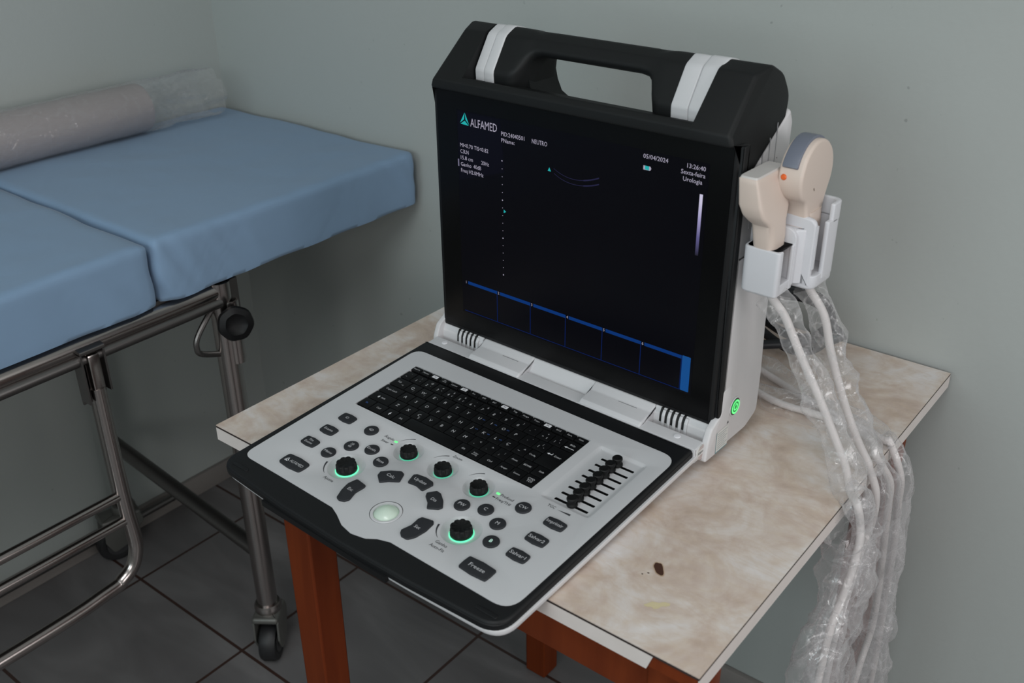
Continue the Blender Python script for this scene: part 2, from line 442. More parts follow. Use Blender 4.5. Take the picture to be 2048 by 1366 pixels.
def empty(name, loc, rz=0, label=None, cat=None, group=None):
    o = bpy.data.objects.new(name, None); COL.objects.link(o); o.location = loc; o.rotation_euler = (0, 0, rz); o.empty_display_size = 0.05
    if label: o['label'] = label
    if cat: o['category'] = cat
    if group: o['group'] = group
    return o
def struct(o, label=None):
    o['kind'] = 'structure'
    if label: o['label'] = label; 
    return o

# ================================================================ ROOM
XA, YB, XR, YF, ZC = -1.81, 1.302, 1.70, -2.15, 2.75
g = G(); g.box((XA - .1, YF - .1, -0.1), (XR + .1, YB + .1, 0), tilem); struct(g.obj('floor'), 'grey stone-look floor tiles with dark brown grout lines')
g = G(); g.box((XA - .1, YF - .1, ZC), (XR + .1, YB + .1, ZC + .1), ceilm); struct(g.obj('ceiling'), 'white painted ceiling')
g = G(); g.box((XA - .1, YF - .1, 0), (XA, YB + .1, ZC), wallpaint); struct(g.obj('wall_left'), 'mint green painted wall along the examination bed')
g = G(); g.box((XA, YB, 0), (XR + .1, YB + .1, ZC), wallpaint); struct(g.obj('wall_back'), 'mint green painted wall behind the table')
def holed_wall(name, axis, pos, th, lo, hi, h0, h1, z0, z1, label):
    g = G()
    def bx(a0, a1, b0, b1):
        if axis == 'x': g.box((pos, a0, b0), (pos + th, a1, b1), wallpaint)
        else: g.box((a0, pos, b0), (a1, pos + th, b1), wallpaint)
    hs = h0 if isinstance(h0, list) else [(h0, h1)]
    cur = lo
    for a, b in hs: bx(cur, a, 0, ZC); bx(a, b, 0, z0); bx(a, b, z1, ZC); cur = b
    bx(cur, hi, 0, ZC)
    return struct(g.obj(name), label)
holed_wall('wall_right', 'x', XR, .1, YF, YB, -0.2, 1.10, 0.85, 2.0, 'mint green painted wall with the side window')
holed_wall('wall_front', 'y', YF - .1, .1, XA, XR, [(-1.5, 0.0), (.4, 1.5)], None, 1.2, 2.4, 'mint green painted wall behind the viewer with a window')  # second opening is added to go with the corner fill light
def winframe(name, axis, pos, a0, a1, z0, z1, label):
    g = G(); t = .04
    for p0, p1, q0, q1 in ((a0, a1, z0, z0 + t), (a0, a1, z1 - t, z1), (a0, a0 + t, z0 + t, z1 - t), (a1 - t, a1, z0 + t, z1 - t)):
        if axis == 'x': g.box((pos, p0, q0), (pos + .04, p1, q1), framem)
        else: g.box((p0, pos, q0), (p1, pos + .04, q1), framem)
    struct(g.obj(name), label)
winframe('window_1', 'x', XR + .03, -0.2, 1.10, 0.85, 2.0, 'side window frame')
winframe('window_2', 'y', YF - .07, -1.5, 0.0, 1.2, 2.4, 'window frame behind the viewer')
winframe('fill_window', 'y', YF - .07, .4, 1.5, 1.2, 2.4, 'added unseen corner window frame behind the viewer')  # unseen third window, added only for the corner fill light
g = G(); g.box((XA, YF, 0), (XA + .012, YB, .05), skirtm, bev=.002); struct(g.obj('baseboard_left'), 'beige tile baseboard along the left wall')
g = G(); g.box((XA + .012, YB - .012, 0), (XR, YB, .05), skirtm, bev=.002); struct(g.obj('baseboard_back'), 'beige tile baseboard along the back wall')
# small nail hole on the wall right of the table
# ================================================================ TABLE
TX0, TY0, TX1, TY1, TZ = -0.957, 0.6088, -0.279, 1.2935, 0.75
tab = empty('table', (TX0, TY0, 0), 0, 'small table with beige marbled laminate top and reddish brown wooden legs under the ultrasound machine', 'table')
W_, D_ = TX1 - TX0, TY1 - TY0
g = G(); g.box((0.0015, 0.0015, TZ - .019), (W_ - .0015, D_, TZ - .0014), woodm)
g.box((0, 0, TZ - .0014), (W_, D_, TZ), lamm)
g.obj('tabletop', tab)
bx1 = W_ - .047
g = G(); g.prism([(0, TZ - .021), (bx1 - .006, TZ - .021), (bx1, TZ - .0035), (0, TZ - .0035)], 0, .0015, edgem, Matrix(((1, 0, 0, 0), (0, 0, 1, -.0006), (0, 1, 0, 0), (0, 0, 0, 1))))
g.box((0, -.0003, TZ - .0035), (W_, .0012, TZ - .0012), darkline); g.obj('front_edge_strip', tab, label='pale laminate edge strip with its right end broken off')
g = G(); g.box((W_ - .0015, 0.0015, TZ - .021), (W_ + .0006, D_, TZ - .003), edgem); g.box((W_ - .001, 0.0, TZ - .003), (W_ + .0003, D_, TZ - .0014), darkline); g.obj('side_edge_strip', tab)
g = G(); g.box((-.0006, 0.001, TZ - .021), (.0015, D_, TZ - .003), edgem); g.obj('side_edge_strip', tab)
def leg(x0, y0, x1, y1, tap=.004):
    g = G(); g.loft([[(x0 + tap, y0 + tap * 0, 0), (x1, y0, 0), (x1, y1 - tap, 0), (x0 + tap, y1 - tap, 0)], [(x0, y0, TZ - .019), (x1, y0, TZ - .019), (x1, y1, TZ - .019), (x0, y1, TZ - .019)]], woodm)
    o = g.obj('leg', tab); m = o.modifiers.new('b', 'BEVEL'); m.width = .003; m.segments = 2
    return o
lx, ly = 0.066, 0.031
leg(lx, ly, lx + .048, ly + .045); leg(W_ - .07, ly, W_ - .07 + .045, ly + .045)
leg(.095, .50, .142, .545); leg(W_ - .068, .58, W_ - .023, .625)
def apron(a, b, n='apron'):
    g = G(); g.box(a, b, woodm, bev=.0015); return g.obj(n, tab)
apron((lx + .048, ly + .004, TZ - .103), (W_ - .07, ly + .024, TZ - .0195)); apron((W_ - .025, ly + .004, TZ - .06), (W_ - .004, ly + .024, TZ - .0195), 'corner_block')
apron((.142, .522, TZ - .103), (W_ - .072, .542, TZ - .0195))
apron((.09, ly + .047, TZ - .103), (.11, .498, TZ - .0195)); apron((W_ - .075, ly + .047, TZ - .103), (W_ - .055, .578, TZ - .0195))
# chipped spots and stains in the laminate
def blob(cx, cy, rx, ry, m, seed, rot=0.0, c=TZ + .0002, n=22, k=.25, th=.0):
    pts = []
    for j in range(n):
        a = 2 * PI * j / n; q = 1 + k * noise.noise(Vector((math.cos(a) * 1.5 + seed, math.sin(a) * 1.5, seed)))
        x, y = rx * q * math.cos(a), ry * q * math.sin(a)
        pts.append((cx + x * math.cos(rot) - y * math.sin(rot), cy + x * math.sin(rot) + y * math.cos(rot)))
    return pts
chipm = mat('bare_brown_board', (0.055, 0.018, 0.008), 0.7); stainm = mat('yellow_stain', (0.64, 0.55, 0.34), 0.5); chiprim = mat('chip_rim', (0.50, 0.36, 0.25), 0.6)
g = G()
def tpt(x, y): return x - TX0, y - TY0
x, y = tpt(-.382, .712)
g.flat(blob(x, y, .0056, .0112, chiprim, 3.1, rot=0.75), TZ + .0002, chiprim); g.flat(blob(x, y, 0.0046, .0098, chipm, 3.1, rot=0.75), TZ + .0004, chipm)
x, y = tpt(-.387, .700); g.flat(blob(x, y, .0012, .0008, chipm, 5), TZ + .0003, chipm)
x, y = tpt(-.391, .695); g.flat(blob(x, y, .0009, .0007, chipm, 6), TZ + .0003, chipm)
g.obj('chipped_spot', tab, label='small dark brown chip in the laminate')
g = G(); x, y = tpt(-.355, .667); g.flat(blob(x, y, .011, .0045, stainm, 9, rot=0.75, k=.9), TZ + .00025, stainm); g.obj('yellow_stain', tab, label='small yellowish stain')

# ================================================================ ULTRASOUND MACHINE
DX, DYY, DRZ = -0.8499, 0.9207, math.radians(-1.63)
ZO = 0.0477
mach = empty('ultrasound_machine', (DX, DYY, TZ), DRZ, 'portable black and white ultrasound machine with lit screen on the small table', 'ultrasound machine')
T0 = Matrix.Translation((0, 0, ZO))
PT = 0.06
MP = T0 @ Matrix.Translation((0, 0, -.0108)) @ Matrix.Rotation(PT, 4, 'X')
mm = .001
def P(pts): return [(a * mm, b * mm) for a, b in pts]
# profile extruded along x : polygon given as (y,z)
MX = T0 @ Matrix(((0, 0, 1, 0), (1, 0, 0, 0), (0, 1, 0, 0), (0, 0, 0, 1)))   # (u,v,w)->(x=w,y=u,z=v)
ML = T0 @ Matrix(((1, 0, 0, 0), (0, 0, -1, 0), (0, 1, 0, 0), (0, 0, 0, 1)))   # lid face: (x,z,out) -> out toward -y
# --- body
bodyp = rpoly([(.0085, -.036), (.075, -.036), (.1035, -.024), (.1045, .03), (.1005, .10), (.1045, .255), (.098, .266), (.0105, .266), (.0085, .02)], [.002, .02, .014, .05, .05, .01, .01, .002, .002])
upp = rpoly([(.0105, .25), (.1035, .25), (.1035, .264), (.095, .275), (.030, .3325), (.0105, .3325)], [.001, .001, .004, .01, .004, .002])
earp = rpoly([(.0105, .20), (.1035, .20), (.107, .31), (.1075, .333), (.0995, .349), (.0885, .343), (.026, .2990), (.0105, .276)], [.002, .001, .03, .01, .006, .002, .002, .001])
g = G(); g.prism(bodyp, -.0085, .4215, white2, MX, bt=.005, bb=.005, n=4)
g.prism(upp, .012, .398, white2, MX)
g.prism(earp, -.0085, .045, white2, MX, bt=.003, bb=.005, n=4); g.prism(earp, .368, .4215, white2, MX, bt=.005, bb=.003, n=4)
cheek = rpoly([(-.0205, -.0365), (.03, -.0365), (.03, .045), (.0088, .045), (.0086, .014), (-.0100, .0035), (-.0165, -.012)], [.004, 0, 0, .003, .01, .01, .02])
g.prism(cheek, .4140, .4222, white2, MX, bt=.0022, bb=.001); g.prism(cheek, -.0092, -.001, white2, MX, bt=.001, bb=.0022)
g.prism(rpoly([(-.006, -.034), (.02, -.034), (.02, -.004), (-.004, -.004)], .004), -.001, .414, white2, MX)
for sx in (.03, .37):
    for sy in (.0, .08): g.prism(circ(sx, sy, .012, 20), -.0475, -.035, blackcable, T0)
# side vents and print rows behind the top cover
body = g.obj('body_shell', mach)
g = G()
for j, y0 in enumerate((.028, .042, .056, .070)):
    zt = .300 + j * .013
    g.box((.4212, y0 - .0004, .235), (.4220, y0 + .0004, zt), mat('seam_grey', (0.25, 0.25, 0.26), .5), T0)
    for k in range(11): g.prism(circ(y0 + .006, .245 + k * .0052 + j * .001, .0006, 6), .4214, .4219, mat('vent_dark', (0.08, 0.08, 0.085), .5), MX)
g.obj('side_vent', mach, label='rows of tiny vent holes on the white side')
# --- screen frame, glass
g = G()
fr = rpoly([(-.004, 0.0), (.4170, 0.0), (.4180, .3300), (-.005, .3300)], [.005, .005, .003, .003])
MLb = ML
g.prism(fr, -.0095, .0, black, ML, bt=.0045, n=4)
g.prism(rpoly([(.416, .012), (.4218, .012), (.4222, .329), (.412, .329)], .001), -.0110, -.0022, black, ML, bt=.002)
g.obj('screen_frame', mach)
g = G(); g.prism(rpoly([(.003, .006), (.4105, .006), (.4125, .328), (.001, .328)], .002), -.001, .0006, glass, ML, bt=.0004)
scr = g.obj('screen_glass', mach)
# --- screen contents on the display area
def MS(c): return ML
ec = .0009
g = G(); g.flat(P([(34.5, 31.5), (386, 31.5), (386, 305), (34.5, 305)]), .0007, lcd, ML)
g.flat(P([(36, 215), (110, 240), (104, 303), (36, 303)]), .0008, e_navy, ML); g.obj('display_panel', scr)
g = G()
for tri in ([(47.6, 302.5), (46.6, 294.0), (39.7, 288.8)], [(48.0, 302.5), (49.0, 294.0), (54.9, 288.0)], [(40.6, 287.9), (47.7, 292.6), (53.9, 287.2)]): g.flat(P(tri), ec, e_cy, ML)
g.text('ALFAMED', .0567, .2921, .0098, e_txt, ML, w=.0425, c=ec, align='L'); g.obj('screen_logo', scr)
g = G()
def st(t, x, z, h=5.0, wd=None, al='L', m=e_txt): g.text(t, x * mm, (z + h / 2) * mm, h * mm, m, ML, w=wd * mm if wd else None, c=ec, align=al)
st('PID:24040501', 105.8, 284.6, 5.0, 35.5); st('PName:', 105.8, 276.8, 4.8, 20.5); g.obj('screen_text', scr); g = G(); st('NEUTRO', 152.5, 284.0, 5.2, 22.5)
g.obj('screen_text', scr); g = G(); st('MI<0.70 TIS<0.82', 38.8, 259.0, 4.8, 46, m=e_txt); st('C3LN', 39, 251, 4.8, 13.5); st('15.8 cm', 39.2, 243, 4.8, 20); st('20Hz', 73, 242.4, 4.8, 12.5)
st('Ganho', 39, 234.7, 4.8, 17.5); st('40dB', 60, 234.9, 4.8, 12.5); st('Freq H2.0MHz', 39, 226.7, 4.8, 37)
g.obj('screen_text', scr)
g = G(); st('05/04/2024', 305.6, 296.4, 4.7, 31); g.obj('screen_text', scr); g = G(); st('13:26:40', 381.7, 296.4, 4.7, 22, 'R'); st('Sexta-feira', 381.8, 289.0, 4.7, 29, 'R'); st('Urologia', 378.8, 281.6, 4.7, 23, 'R')
g.obj('screen_text', scr); g = G()
for x0, x1, m in ((306.6, 308.3, e_txt), (308.3, 313.6, e_cy), (313.6, 315.3, e_txt)): g.flat(P([(x0, 284.0), (x1, 284.0), (x1, 288.2), (x0, 288.2)]), ec, m, ML)
g.flat(P([(306.2, 288.2), (315, 288.2), (316.4, 286.1), (315, 283.6), (306.2, 283.6)]), ec - .00005, e_txt, ML)
g.obj('battery_icon', scr)
g = G()
for k in range(16):
    r = .95 if k % 5 == 0 else .55
    g.flat(P(circ(106.5, 253.8 - k * 9.95, r, 8)), ec, e_txt, ML)
g.flat(P([(108.3, 192.4), (112.3, 190.2), (108.3, 188)]), ec, e_cy, ML)
g.obj('depth_scale', scr); g = G(); g.flat(P([(34.2, 233.4), (36.2, 233.4), (36.2, 242.6), (34.2, 242.6)]), ec, e_txtd, ML)
g.obj('small_indicator', scr)
g = G()
g.flat(P([(178.5, 260.2), (176.2, 255.6), (181.0, 255.6)]), ec, e_cy, ML)
for (xa, za, xm, zm, xb, zb) in ((184.8, 260.3, 214.5, 253.0, 249, 261.7), (185.5, 254.4, 214.5, 247.0, 249.2, 254.4)):
    for k in range(20):
        def q(u): return ((1 - u) ** 2 * xa + 2 * u * (1 - u) * (2 * xm - (xa + xb) / 2) + u * u * xb, (1 - u) ** 2 * za + 2 * u * (1 - u) * (2 * zm - (za + zb) / 2) + u * u * zb)
        x0, z0 = q(k / 20); x1, z1 = q((k + 1) / 20); wd = .35 if k < 14 else .8
        g.flat(P([(x0, z0 - wd), (x1, z1 - wd), (x1, z1 + wd), (x0, z0 + wd)]), ec, e_arc, ML)
g.obj('scan_image', scr)
g = G()
xs = [40.5, 95.5, 150.5, 206, 261, 316, 371]
for k in range(6):
    a, b = xs[k], xs[k + 1]
    g.flat(P([(a + 4.5, 74.2), (b, 74.2), (b, 78.6), (a + 4.5, 78.6)]), ec, e_bl, ML)
    st(str(k + 1), a + 1, 74.6, 3.6)
    g.flat(P([(b - .9, 34.6), (b + .3, 34.6), (b + .3, 74.2), (b - .9, 74.2)]), ec, e_ln, ML)
g.flat(P([(38, 34.0), (371.5, 34.0), (371.5, 35.0), (38, 35.0)]), ec, e_ln, ML)
g.flat(P(rpoly([(371.6, 34.2), (382.6, 34.2), (382.6, 79.2), (371.6, 79.2)], 1.2)), ec, e_bl2, ML)
g.obj('thumbnail_strip', scr)
def barm():
    m = bpy.data.materials.new('grey_scale_bar'); m.use_nodes = True; nt = m.node_tree; b = nt.nodes['Principled BSDF']
    tc = nt.nodes.new('ShaderNodeTexCoord'); sp = nt.nodes.new('ShaderNodeSeparateXYZ'); mr = nt.nodes.new('ShaderNodeMapRange')
    mr.inputs['From Min'].default_value = ZO + .203; mr.inputs['From Max'].default_value = ZO + .262
    r = ramp(nt, [(0.0, (0.008, 0.006, 0.02)), (0.35, (0.10, 0.09, 0.23)), (0.7, (0.32, 0.29, 0.50)), (1.0, (0.55, 0.52, 0.68))])
    nt.links.new(tc.outputs['Object'], sp.inputs[0]); nt.links.new(sp.outputs['Z'], mr.inputs['Value']); nt.links.new(mr.outputs['Result'], r.inputs[0])
    nt.links.new(r.outputs[0], b.inputs['Emission Color']); b.inputs['Emission Strength'].default_value = 1; b.inputs['Base Color'].default_value = (0, 0, 0, 1)
    return m
g = G(); g.flat(P([(377, 202.8), (380.8, 202.8), (380.8, 271.3), (377, 271.3)]), ec, barm(), ML); g.obj('gray_scale_bar', scr)

# --- top cover: rail and two horns
horn = rpoly([(-.0085, .3275), (-.0085, .3395), (.040, .3915), (.062, .3985), (.086, .386), (.098, .362), (.088, .341), (.014, .292), (.0083, .288), (.0083, .3275)],
             [.003, .006, .012, .012, .02, .02, .008, .004, .002, 0], 5)
g = G()
def hornx(a, b, right):
    n0 = len(g.bm.verts); g.prism(horn, a, b, softblack, MX, bt=.003 if right else 0, bb=0 if right else .003)
    g.bm.verts.ensure_lookup_table()
    for v in g.bm.verts[n0:]:
        zz = max(0, v.co.z - ZO - .334); ch = max(0, .010 - v.co.y + zz * .75) * .6 if v.co.y < .062 else 0
        if right and v.co.x > b - .004: v.co.x -= zz * .14 + ch
        if not right and v.co.x < a + .004: v.co.x += zz * .30 + ch * .9
hornx(-.0095, .048, False); hornx(.364, .4225, True)
g.prism(rpoly([(-.0085, .3275), (-.0085, .3395), (-.003, .3455), (.012, .3398), (.028, .3385), (.036, .3275)], [.003, .005, .004, .008, .006, 0]), .048, .364, softblack, MX)
g.obj('top_cover', mach)
# --- carrying handle
def resample(p, n):
    L = [0]; q = p + [p[0]]
    for i in range(len(p)): L.append(L[-1] + math.dist(q[i], q[i + 1]))
    out = []; j = 0
    for k in range(n):
        t = L[-1] * k / n
        while L[j + 1] < t: j += 1
        u = (t - L[j]) / max(1e-9, L[j + 1] - L[j]); out.append((q[j][0] + (q[j + 1][0] - q[j][0]) * u, q[j][1] + (q[j + 1][1] - q[j][1]) * u))
    return out
hbase = [(.019, .337), (.018, .352), (.043, .3905), (.060, .3985), (.082, .393), (.094, .374), (.094, .300), (.034, .300)]
blockp = resample(rpoly(hbase, [.001, .01, .014, .01, .014, .01, .001, .001], 6), 72)
gripp = resample(rpoly([(.042, .372), (.038, .380), (.046, .391), (.060, .3975), (.080, .393), (.088, .382), (.084, .371)], [.007, .006, .006, .008, .008, .006, .006], 6), 72)
def mixp(t): return [(a[0] * (1 - t) + b[0] * t, a[1] * (1 - t) + b[1] * t) for a, b in zip(blockp, gripp)]
stn = [(.078, 0), (.096, 0), (.101, .03), (.107, .12), (.112, .3), (.116, .55), (.120, .8), (.126, .95), (.136, 1), (.21, 1), (.270, 1), (.281, .95), (.287, .8), (.291, .55), (.295, .3), (.299, .12), (.304, .03), (.308, 0), (.326, 0)]
g = G(); g.loft([[(x, p[0], p[1] + ZO) for p in mixp(t)] for x, t in stn], softblack)
MY = T0 @ Matrix(((1, 0, 0, 0), (0, 0, 1, 0), (0, 1, 0, 0), (0, 0, 0, 1)))
g.prism([(.095, .372), (.1125, .354), (.117, .336), (.1235, .323), (.136, .316), (.136, .290), (.095, .290)], .040, .0935, softblack, MY)
han = g.obj('carrying_handle', mach, sharp=50)
for a, b, s1 in ((.0495, .079, 1), (.3235, .3665, -1)):
    g = G(); big = offset_poly(rpoly(hbase, [.001, .01, .014, .01, .014, .01, .001, .001], 6), -.0004)
    mid = (a + b) / 2
    g.prism(big, a, mid - .0006, white, MX, bt=.0016, bb=.0016); g.prism(offset_poly(big, -.0008), mid, b, white, MX, bt=.0022, bb=.0016)
    g.obj('handle_ring', han, label='white band at the end of the handle')

# --- hinge area
g = G()
strip = rpoly([(-.0355, -.0185), (-.014, -.0185), (-.012, -.006), (-.016, .0003), (-.0355, .0003)], [.001, .005, .005, .004, .0005])
MPX = MP @ Matrix(((0, 0, 1, 0), (1, 0, 0, 0), (0, 1, 0, 0), (0, 0, 0, 1)))
g.prism(strip, -.001, .4165, white, MPX, bt=.0015, bb=.0015)
for a in (19.9, 386.2): g.prism(circ(a * mm, -.0240, .0040, 20), .0003, .0012, inkwb, MP, bt=.0004)
g.obj('hinge_bar', mach)
g = G(); g.prism(circ(-.0225, -.0095, .0095, 24), .4165, .4172, sticker, MPX)
MPE = MP @ Matrix(((0, 0, 1, .4174), (1, 0, 0, -.0225), (0, 1, 0, -.010), (0, 0, 0, 1)))
g.text('Alfamed', 0, .001, .0036, ink, MPE, w=.015); 
for k, wd in enumerate((.012, .013, .010, .007)): g.flat([(-wd / 2, -.004 - k * .0017), (wd / 2, -.004 - k * .0017), (wd / 2, -.0035 - k * .0017), (-wd / 2, -.0035 - k * .0017)], 0, mat('pink_print', (0.35, 0.12, 0.12), .6), MPE)
for k, wd in enumerate((.007, .010, .012)): g.flat([(-wd / 2, .0085 - k * .0017), (wd / 2, .0085 - k * .0017), (wd / 2, .0089 - k * .0017), (-wd / 2, .0089 - k * .0017)], 0, mat('pink_print', (0.35, 0.12, 0.12), .6), MPE)
g.obj('round_sticker', mach, label='round printed sticker on the hinge end')
# ribbed barrels below the screen, with vent slots
for a, b in ((-.001, .070), (.342, .414)):
    g = G()
    g.prism(rpoly([(-.0050, -.026), (.0075, -.026), (.0075, .002), (-.0006, .002), (-.0036, -.008)], [.001, .001, .0005, .002, .006]), a, b, white, MX); g.obj('hinge_barrel', mach)
g = G(); g.prism(rpoly([(-.012, -.030), (.0075, -.030), (.0075, .001), (.0005, .001), (-.012, -.016)], [.001, .001, .0005, .004, .003]), .150, .262, white, MX)
g.obj('hinge_barrel', mach)
for base in (.0265, .350):
    g = G()
    for k in range(5):
        x = base + k * .0076
        g.prism(rpoly([(-.0064, -.0140), (.003, -.0140), (.003, .0022), (-.0022, .0022), (-.0054, -.004)], .0004), x, x + .0028, mat('slot_black', (0.004, 0.004, 0.004), .7), MX)
        g.prism(rpoly([(-.0074, -.022), (-.001, -.022), (-.001, .001), (-.0034, .001), (-.0066, -.005)], .0012), x + .0031, x + .0071, white, MX, bt=.0006, bb=.0006)
    g.obj('vent_slots', mach)
for a, b in ((.0715, .157), (.2525, .3415)):
    g = G(); hc = rpoly([(-.0350, -.002), (-.0350, .0015), (-.030, .0046), (-.010, .0068), (.000, .0125), (.0045, .0125), (.0045, -.018), (-.01, -.018)], [.0005, .002, .004, .008, .002, .001, .001, .001], 5)
    g.prism(hc, a, b, white, MPX, bt=.0025, bb=.0025)
    c0 = (a + b) / 2 + .012
    g.box((c0 - .013, -.012, .0064), (c0 + .013, -.0113, .0070), mat('seam_grey', (0.25, 0.25, 0.26), .5), MP)
    g.obj('hinge_cover', mach)

# --- keyboard half: white under-shell, black rim, grey control plate
rim = rpoly([(-5.5, -34), (414.5, -36), (415.5, -374.5), (300, -380.5), (208, -382.5), (110, -380.5), (-8.5, -373.5)], [1, 1.5, 26, 0, 0, 0, 25], 8)
rimP = P(rim)
shellP = P(rpoly([(-3.5, -30), (417.5, -30), (417.8, -374.5), (300, -379), (208, -380.5), (110, -378.5), (-7.5, -371.5)], [1, 1.5, 27, 0, 0, 0, 25], 8))
g = G(); g.prism(shellP, -.0185, -.0095, white2, MP, bt=.0006, bb=.0055, n=4)
g.obj('panel_shell', mach)
plate = rpoly([(3.2, -348), (70, -348.3), (160, -349.6), (173, -354.5), (190, -363), (207.4, -366.2), (225, -362.7), (236, -355.5), (250, -351), (330, -351.2), (408.8, -351.5), (409.2, -60.5), (2.0, -58.5)],
              [15, 0, 8, 8, 10, 10, 10, 8, 8, 0, 22, 20, 16], 7)
plateP = P(plate)
g = G(); g.holed(rimP, [plateP], 0, black, MP) if False else None
lo = g.holed(offset_poly(rimP, .0035), [plateP], 0.0, black, MP)
i = g.mi(black); prev = lo[0]
for d, c in ((.0022, -.0003), (.0012, -.0014), (.0006, -.0028), (.0010, -.0034), (.0002, -.0040), (.0, -.0060), (.0, -.0098)):
    r = g.ring([(x, y, c) for x, y in offset_poly(rimP, d)], MP); g.bridge(prev, r, i); prev = r
r = g.ring([(x, y, -.0015) for x, y in plateP], MP); g.bridge(lo[1], r, i)
for cx in (20, 392): g.prism(P(rrect(cx - 13, -366.5, cx + 13, -361.5, 2)), -.0002, .0009, black, MP, bt=.0007)
g.prism(P([(78, -382.0), (275, -384.0), (275, -366), (78, -366)]), -.0165, -.0092, black, MP)
g.obj('panel_rim', mach)

# control plate with holes
KB = (31, -198.5, 311.5, -89.3)
bowls = [(119.0, -292.0, 22.5, 'big'), (296.4, -294.2, 22.5, 'big'), (156.6, -230.3, 18.3, 'small'), (210.4, -230.5, 18.3, 'small'), (264.5, -231.0, 18.3, 'small')]
ballc = (213.2, -320.8)
rec = rrect(325, -203, 391, -89.5, 7, 5)
g = G()
kbp = P([(KB[0], KB[1]), (KB[2], KB[1]), (KB[2], KB[3]), (KB[0], KB[3])])
holes = [kbp] + [P(circ(x, y, r, 40)) for x, y, r, _ in bowls] + [P(circ(*ballc, 18.0, 40)), P(rec)]
lo = g.holed(plateP, holes, .0006, panelgrey, MP)
i = g.mi(panelgrey)
r = g.ring([(x, y, -.0010) for x, y in plateP], MP); g.bridge(lo[0], r, i)
r = g.ring([(x, y, -.0032) for x, y in kbp], MP); g.bridge(lo[1], r, i)
for k, (x, y, rr, _) in enumerate(bowls):
    prev = lo[2 + k]
    for f, c in ((.97, .0003), (.9, -.0012), (.8, -.0028), (.7, -.0040), (.6, -.0046)):
        q = g.ring([(a, b, c) for a, b in P(circ(x, y, rr * f, 40))], MP); g.bridge(prev, q, i); prev = q
    g.cap(prev, i)
prev = lo[7]; q = g.ring([(a, b, -.0012) for a, b in P(circ(*ballc, 17.7, 40))], MP); ib = g.mi(ink); g.bridge(prev, q, ib); g.cap(q, ib)
# TGC recess
prev = lo[8]
recP = P(rec)
for d, c in ((.0012, .0003), (.004, -.0012), (.0065, -.0020)):
    q = g.ring([(a, b, c) for a, b in offset_poly(recP, d)], MP); g.bridge(prev, q, i); prev = q
floor_out = offset_poly(recP, .0065)
g.bm.verts.ensure_lookup_table()
slots = []
for k in range(8):
    yy = -107.9 - k * 12.15 + .0
    slots.append(P(rpoly([(339.6, yy - 1.8 - .3), (382.6, yy - 1.8 + .3), (382.6, yy + 1.8 + .3), (339.6, yy + 1.8 - .3)], 1.2, 3)))
lf = g.holed(floor_out, slots, -.0020, panelgrey, MP)
ik = g.mi(knobm)
for l, s_ in zip(lf[1:], slots):
    q = g.ring([(a, b, -.0060) for a, b in s_], MP); g.bridge(l, q, ik); g.cap(q, ik)
bmesh.ops.remove_doubles(g.bm, verts=g.bm.verts[:], dist=1e-6)
# printed words and marks
pc = .00072
def pt_(t, x, y, h=3.6, wd=None, m=ink, al='C', bold=.008): g.text(t, x * mm, y * mm, h * mm, m, MP, w=wd * mm if wd else None, c=pc, align=al, bold=bold)
pt_('Ângulo', 119, -224.0, 3.6, 15.5); pt_('Steer', 119.5, -231.8, 3.6, 11.5); pt_('Zoom', 210.5, -205.3, 3.8, 13.5)
pt_('Profund', 301.0, -226.2, 3.8, 17); pt_('Freq/THI', 301.5, -233.6, 3.8, 19.5); pt_('TGC', 347.5, -208.8, 3.8, 10)
pt_('Ajuste', 120, -319.3, 3.8, 15.5); pt_('Ganho', 294.5, -321.6, 3.9, 15.5); pt_('Auto-Fit', 294.6, -328.6, 3.9, 19.5)
g.flat(P([(355.5, -209.8), (372, -210.4), (372, -207.7), (370.6, -207.7)]), pc, ink, MP)
for x, y in ((130.6, -231.6), (288.4, -233.4)): g.flat(P(rrect(x - 1.9, y - .8, x + 1.9, y + .8, .3)), pc, ink, MP)
def arc(cx, cy, r, a0, a1, w0, w1):
    n = 14; o_, i_ = [], []
    for k in range(n + 1):
        t = math.radians(a0 + (a1 - a0) * k / n); wd = w0 + (w1 - w0) * k / n
        o_.append((cx + (r + wd / 2) * math.cos(t), cy + (r + wd / 2) * math.sin(t))); i_.append((cx + (r - wd / 2) * math.cos(t), cy + (r - wd / 2) * math.sin(t)))
    for k in range(n): g.flat(P([i_[k], i_[k + 1], o_[k + 1], o_[k]]), pc, ink, MP)
arc(119, -292, 25.5, 243, 195, .3, 2.4); arc(296.4, -294.2, 25.7, 243, 195, .3, 2.4)
for x, y in ((156.6, -230.3), (210.4, -230.5), (264.5, -231.0)): arc(x, y, 24.3, 158, 115, .2, 1.5)
cp = g.obj('control_panel', mach, recalc=False)
# printed marks and face direction are fine either way (opaque material)

# trackball
g = G(); MB_ = MP @ Matrix.Translation((ballc[0] * mm, ballc[1] * mm, 0))
g.lathe([(.0174, -.0012), (.0174, .0004), (.0168, .0009), (.0142, .0006), (.0137, -.0010)], white, MB_, 40); g.obj('trackball_ring', cp)
g = G(); R_ = .0168; zc = -.0108
g.lathe([(R_ * math.cos(a), zc + R_ * math.sin(a)) for a in [math.radians(d) for d in (30, 38, 46, 54, 62, 70, 78, 84)]] + [(0, zc + R_)], ballm, MB_, 40); g.obj('trackball', cp, label='glowing whitish green trackball')
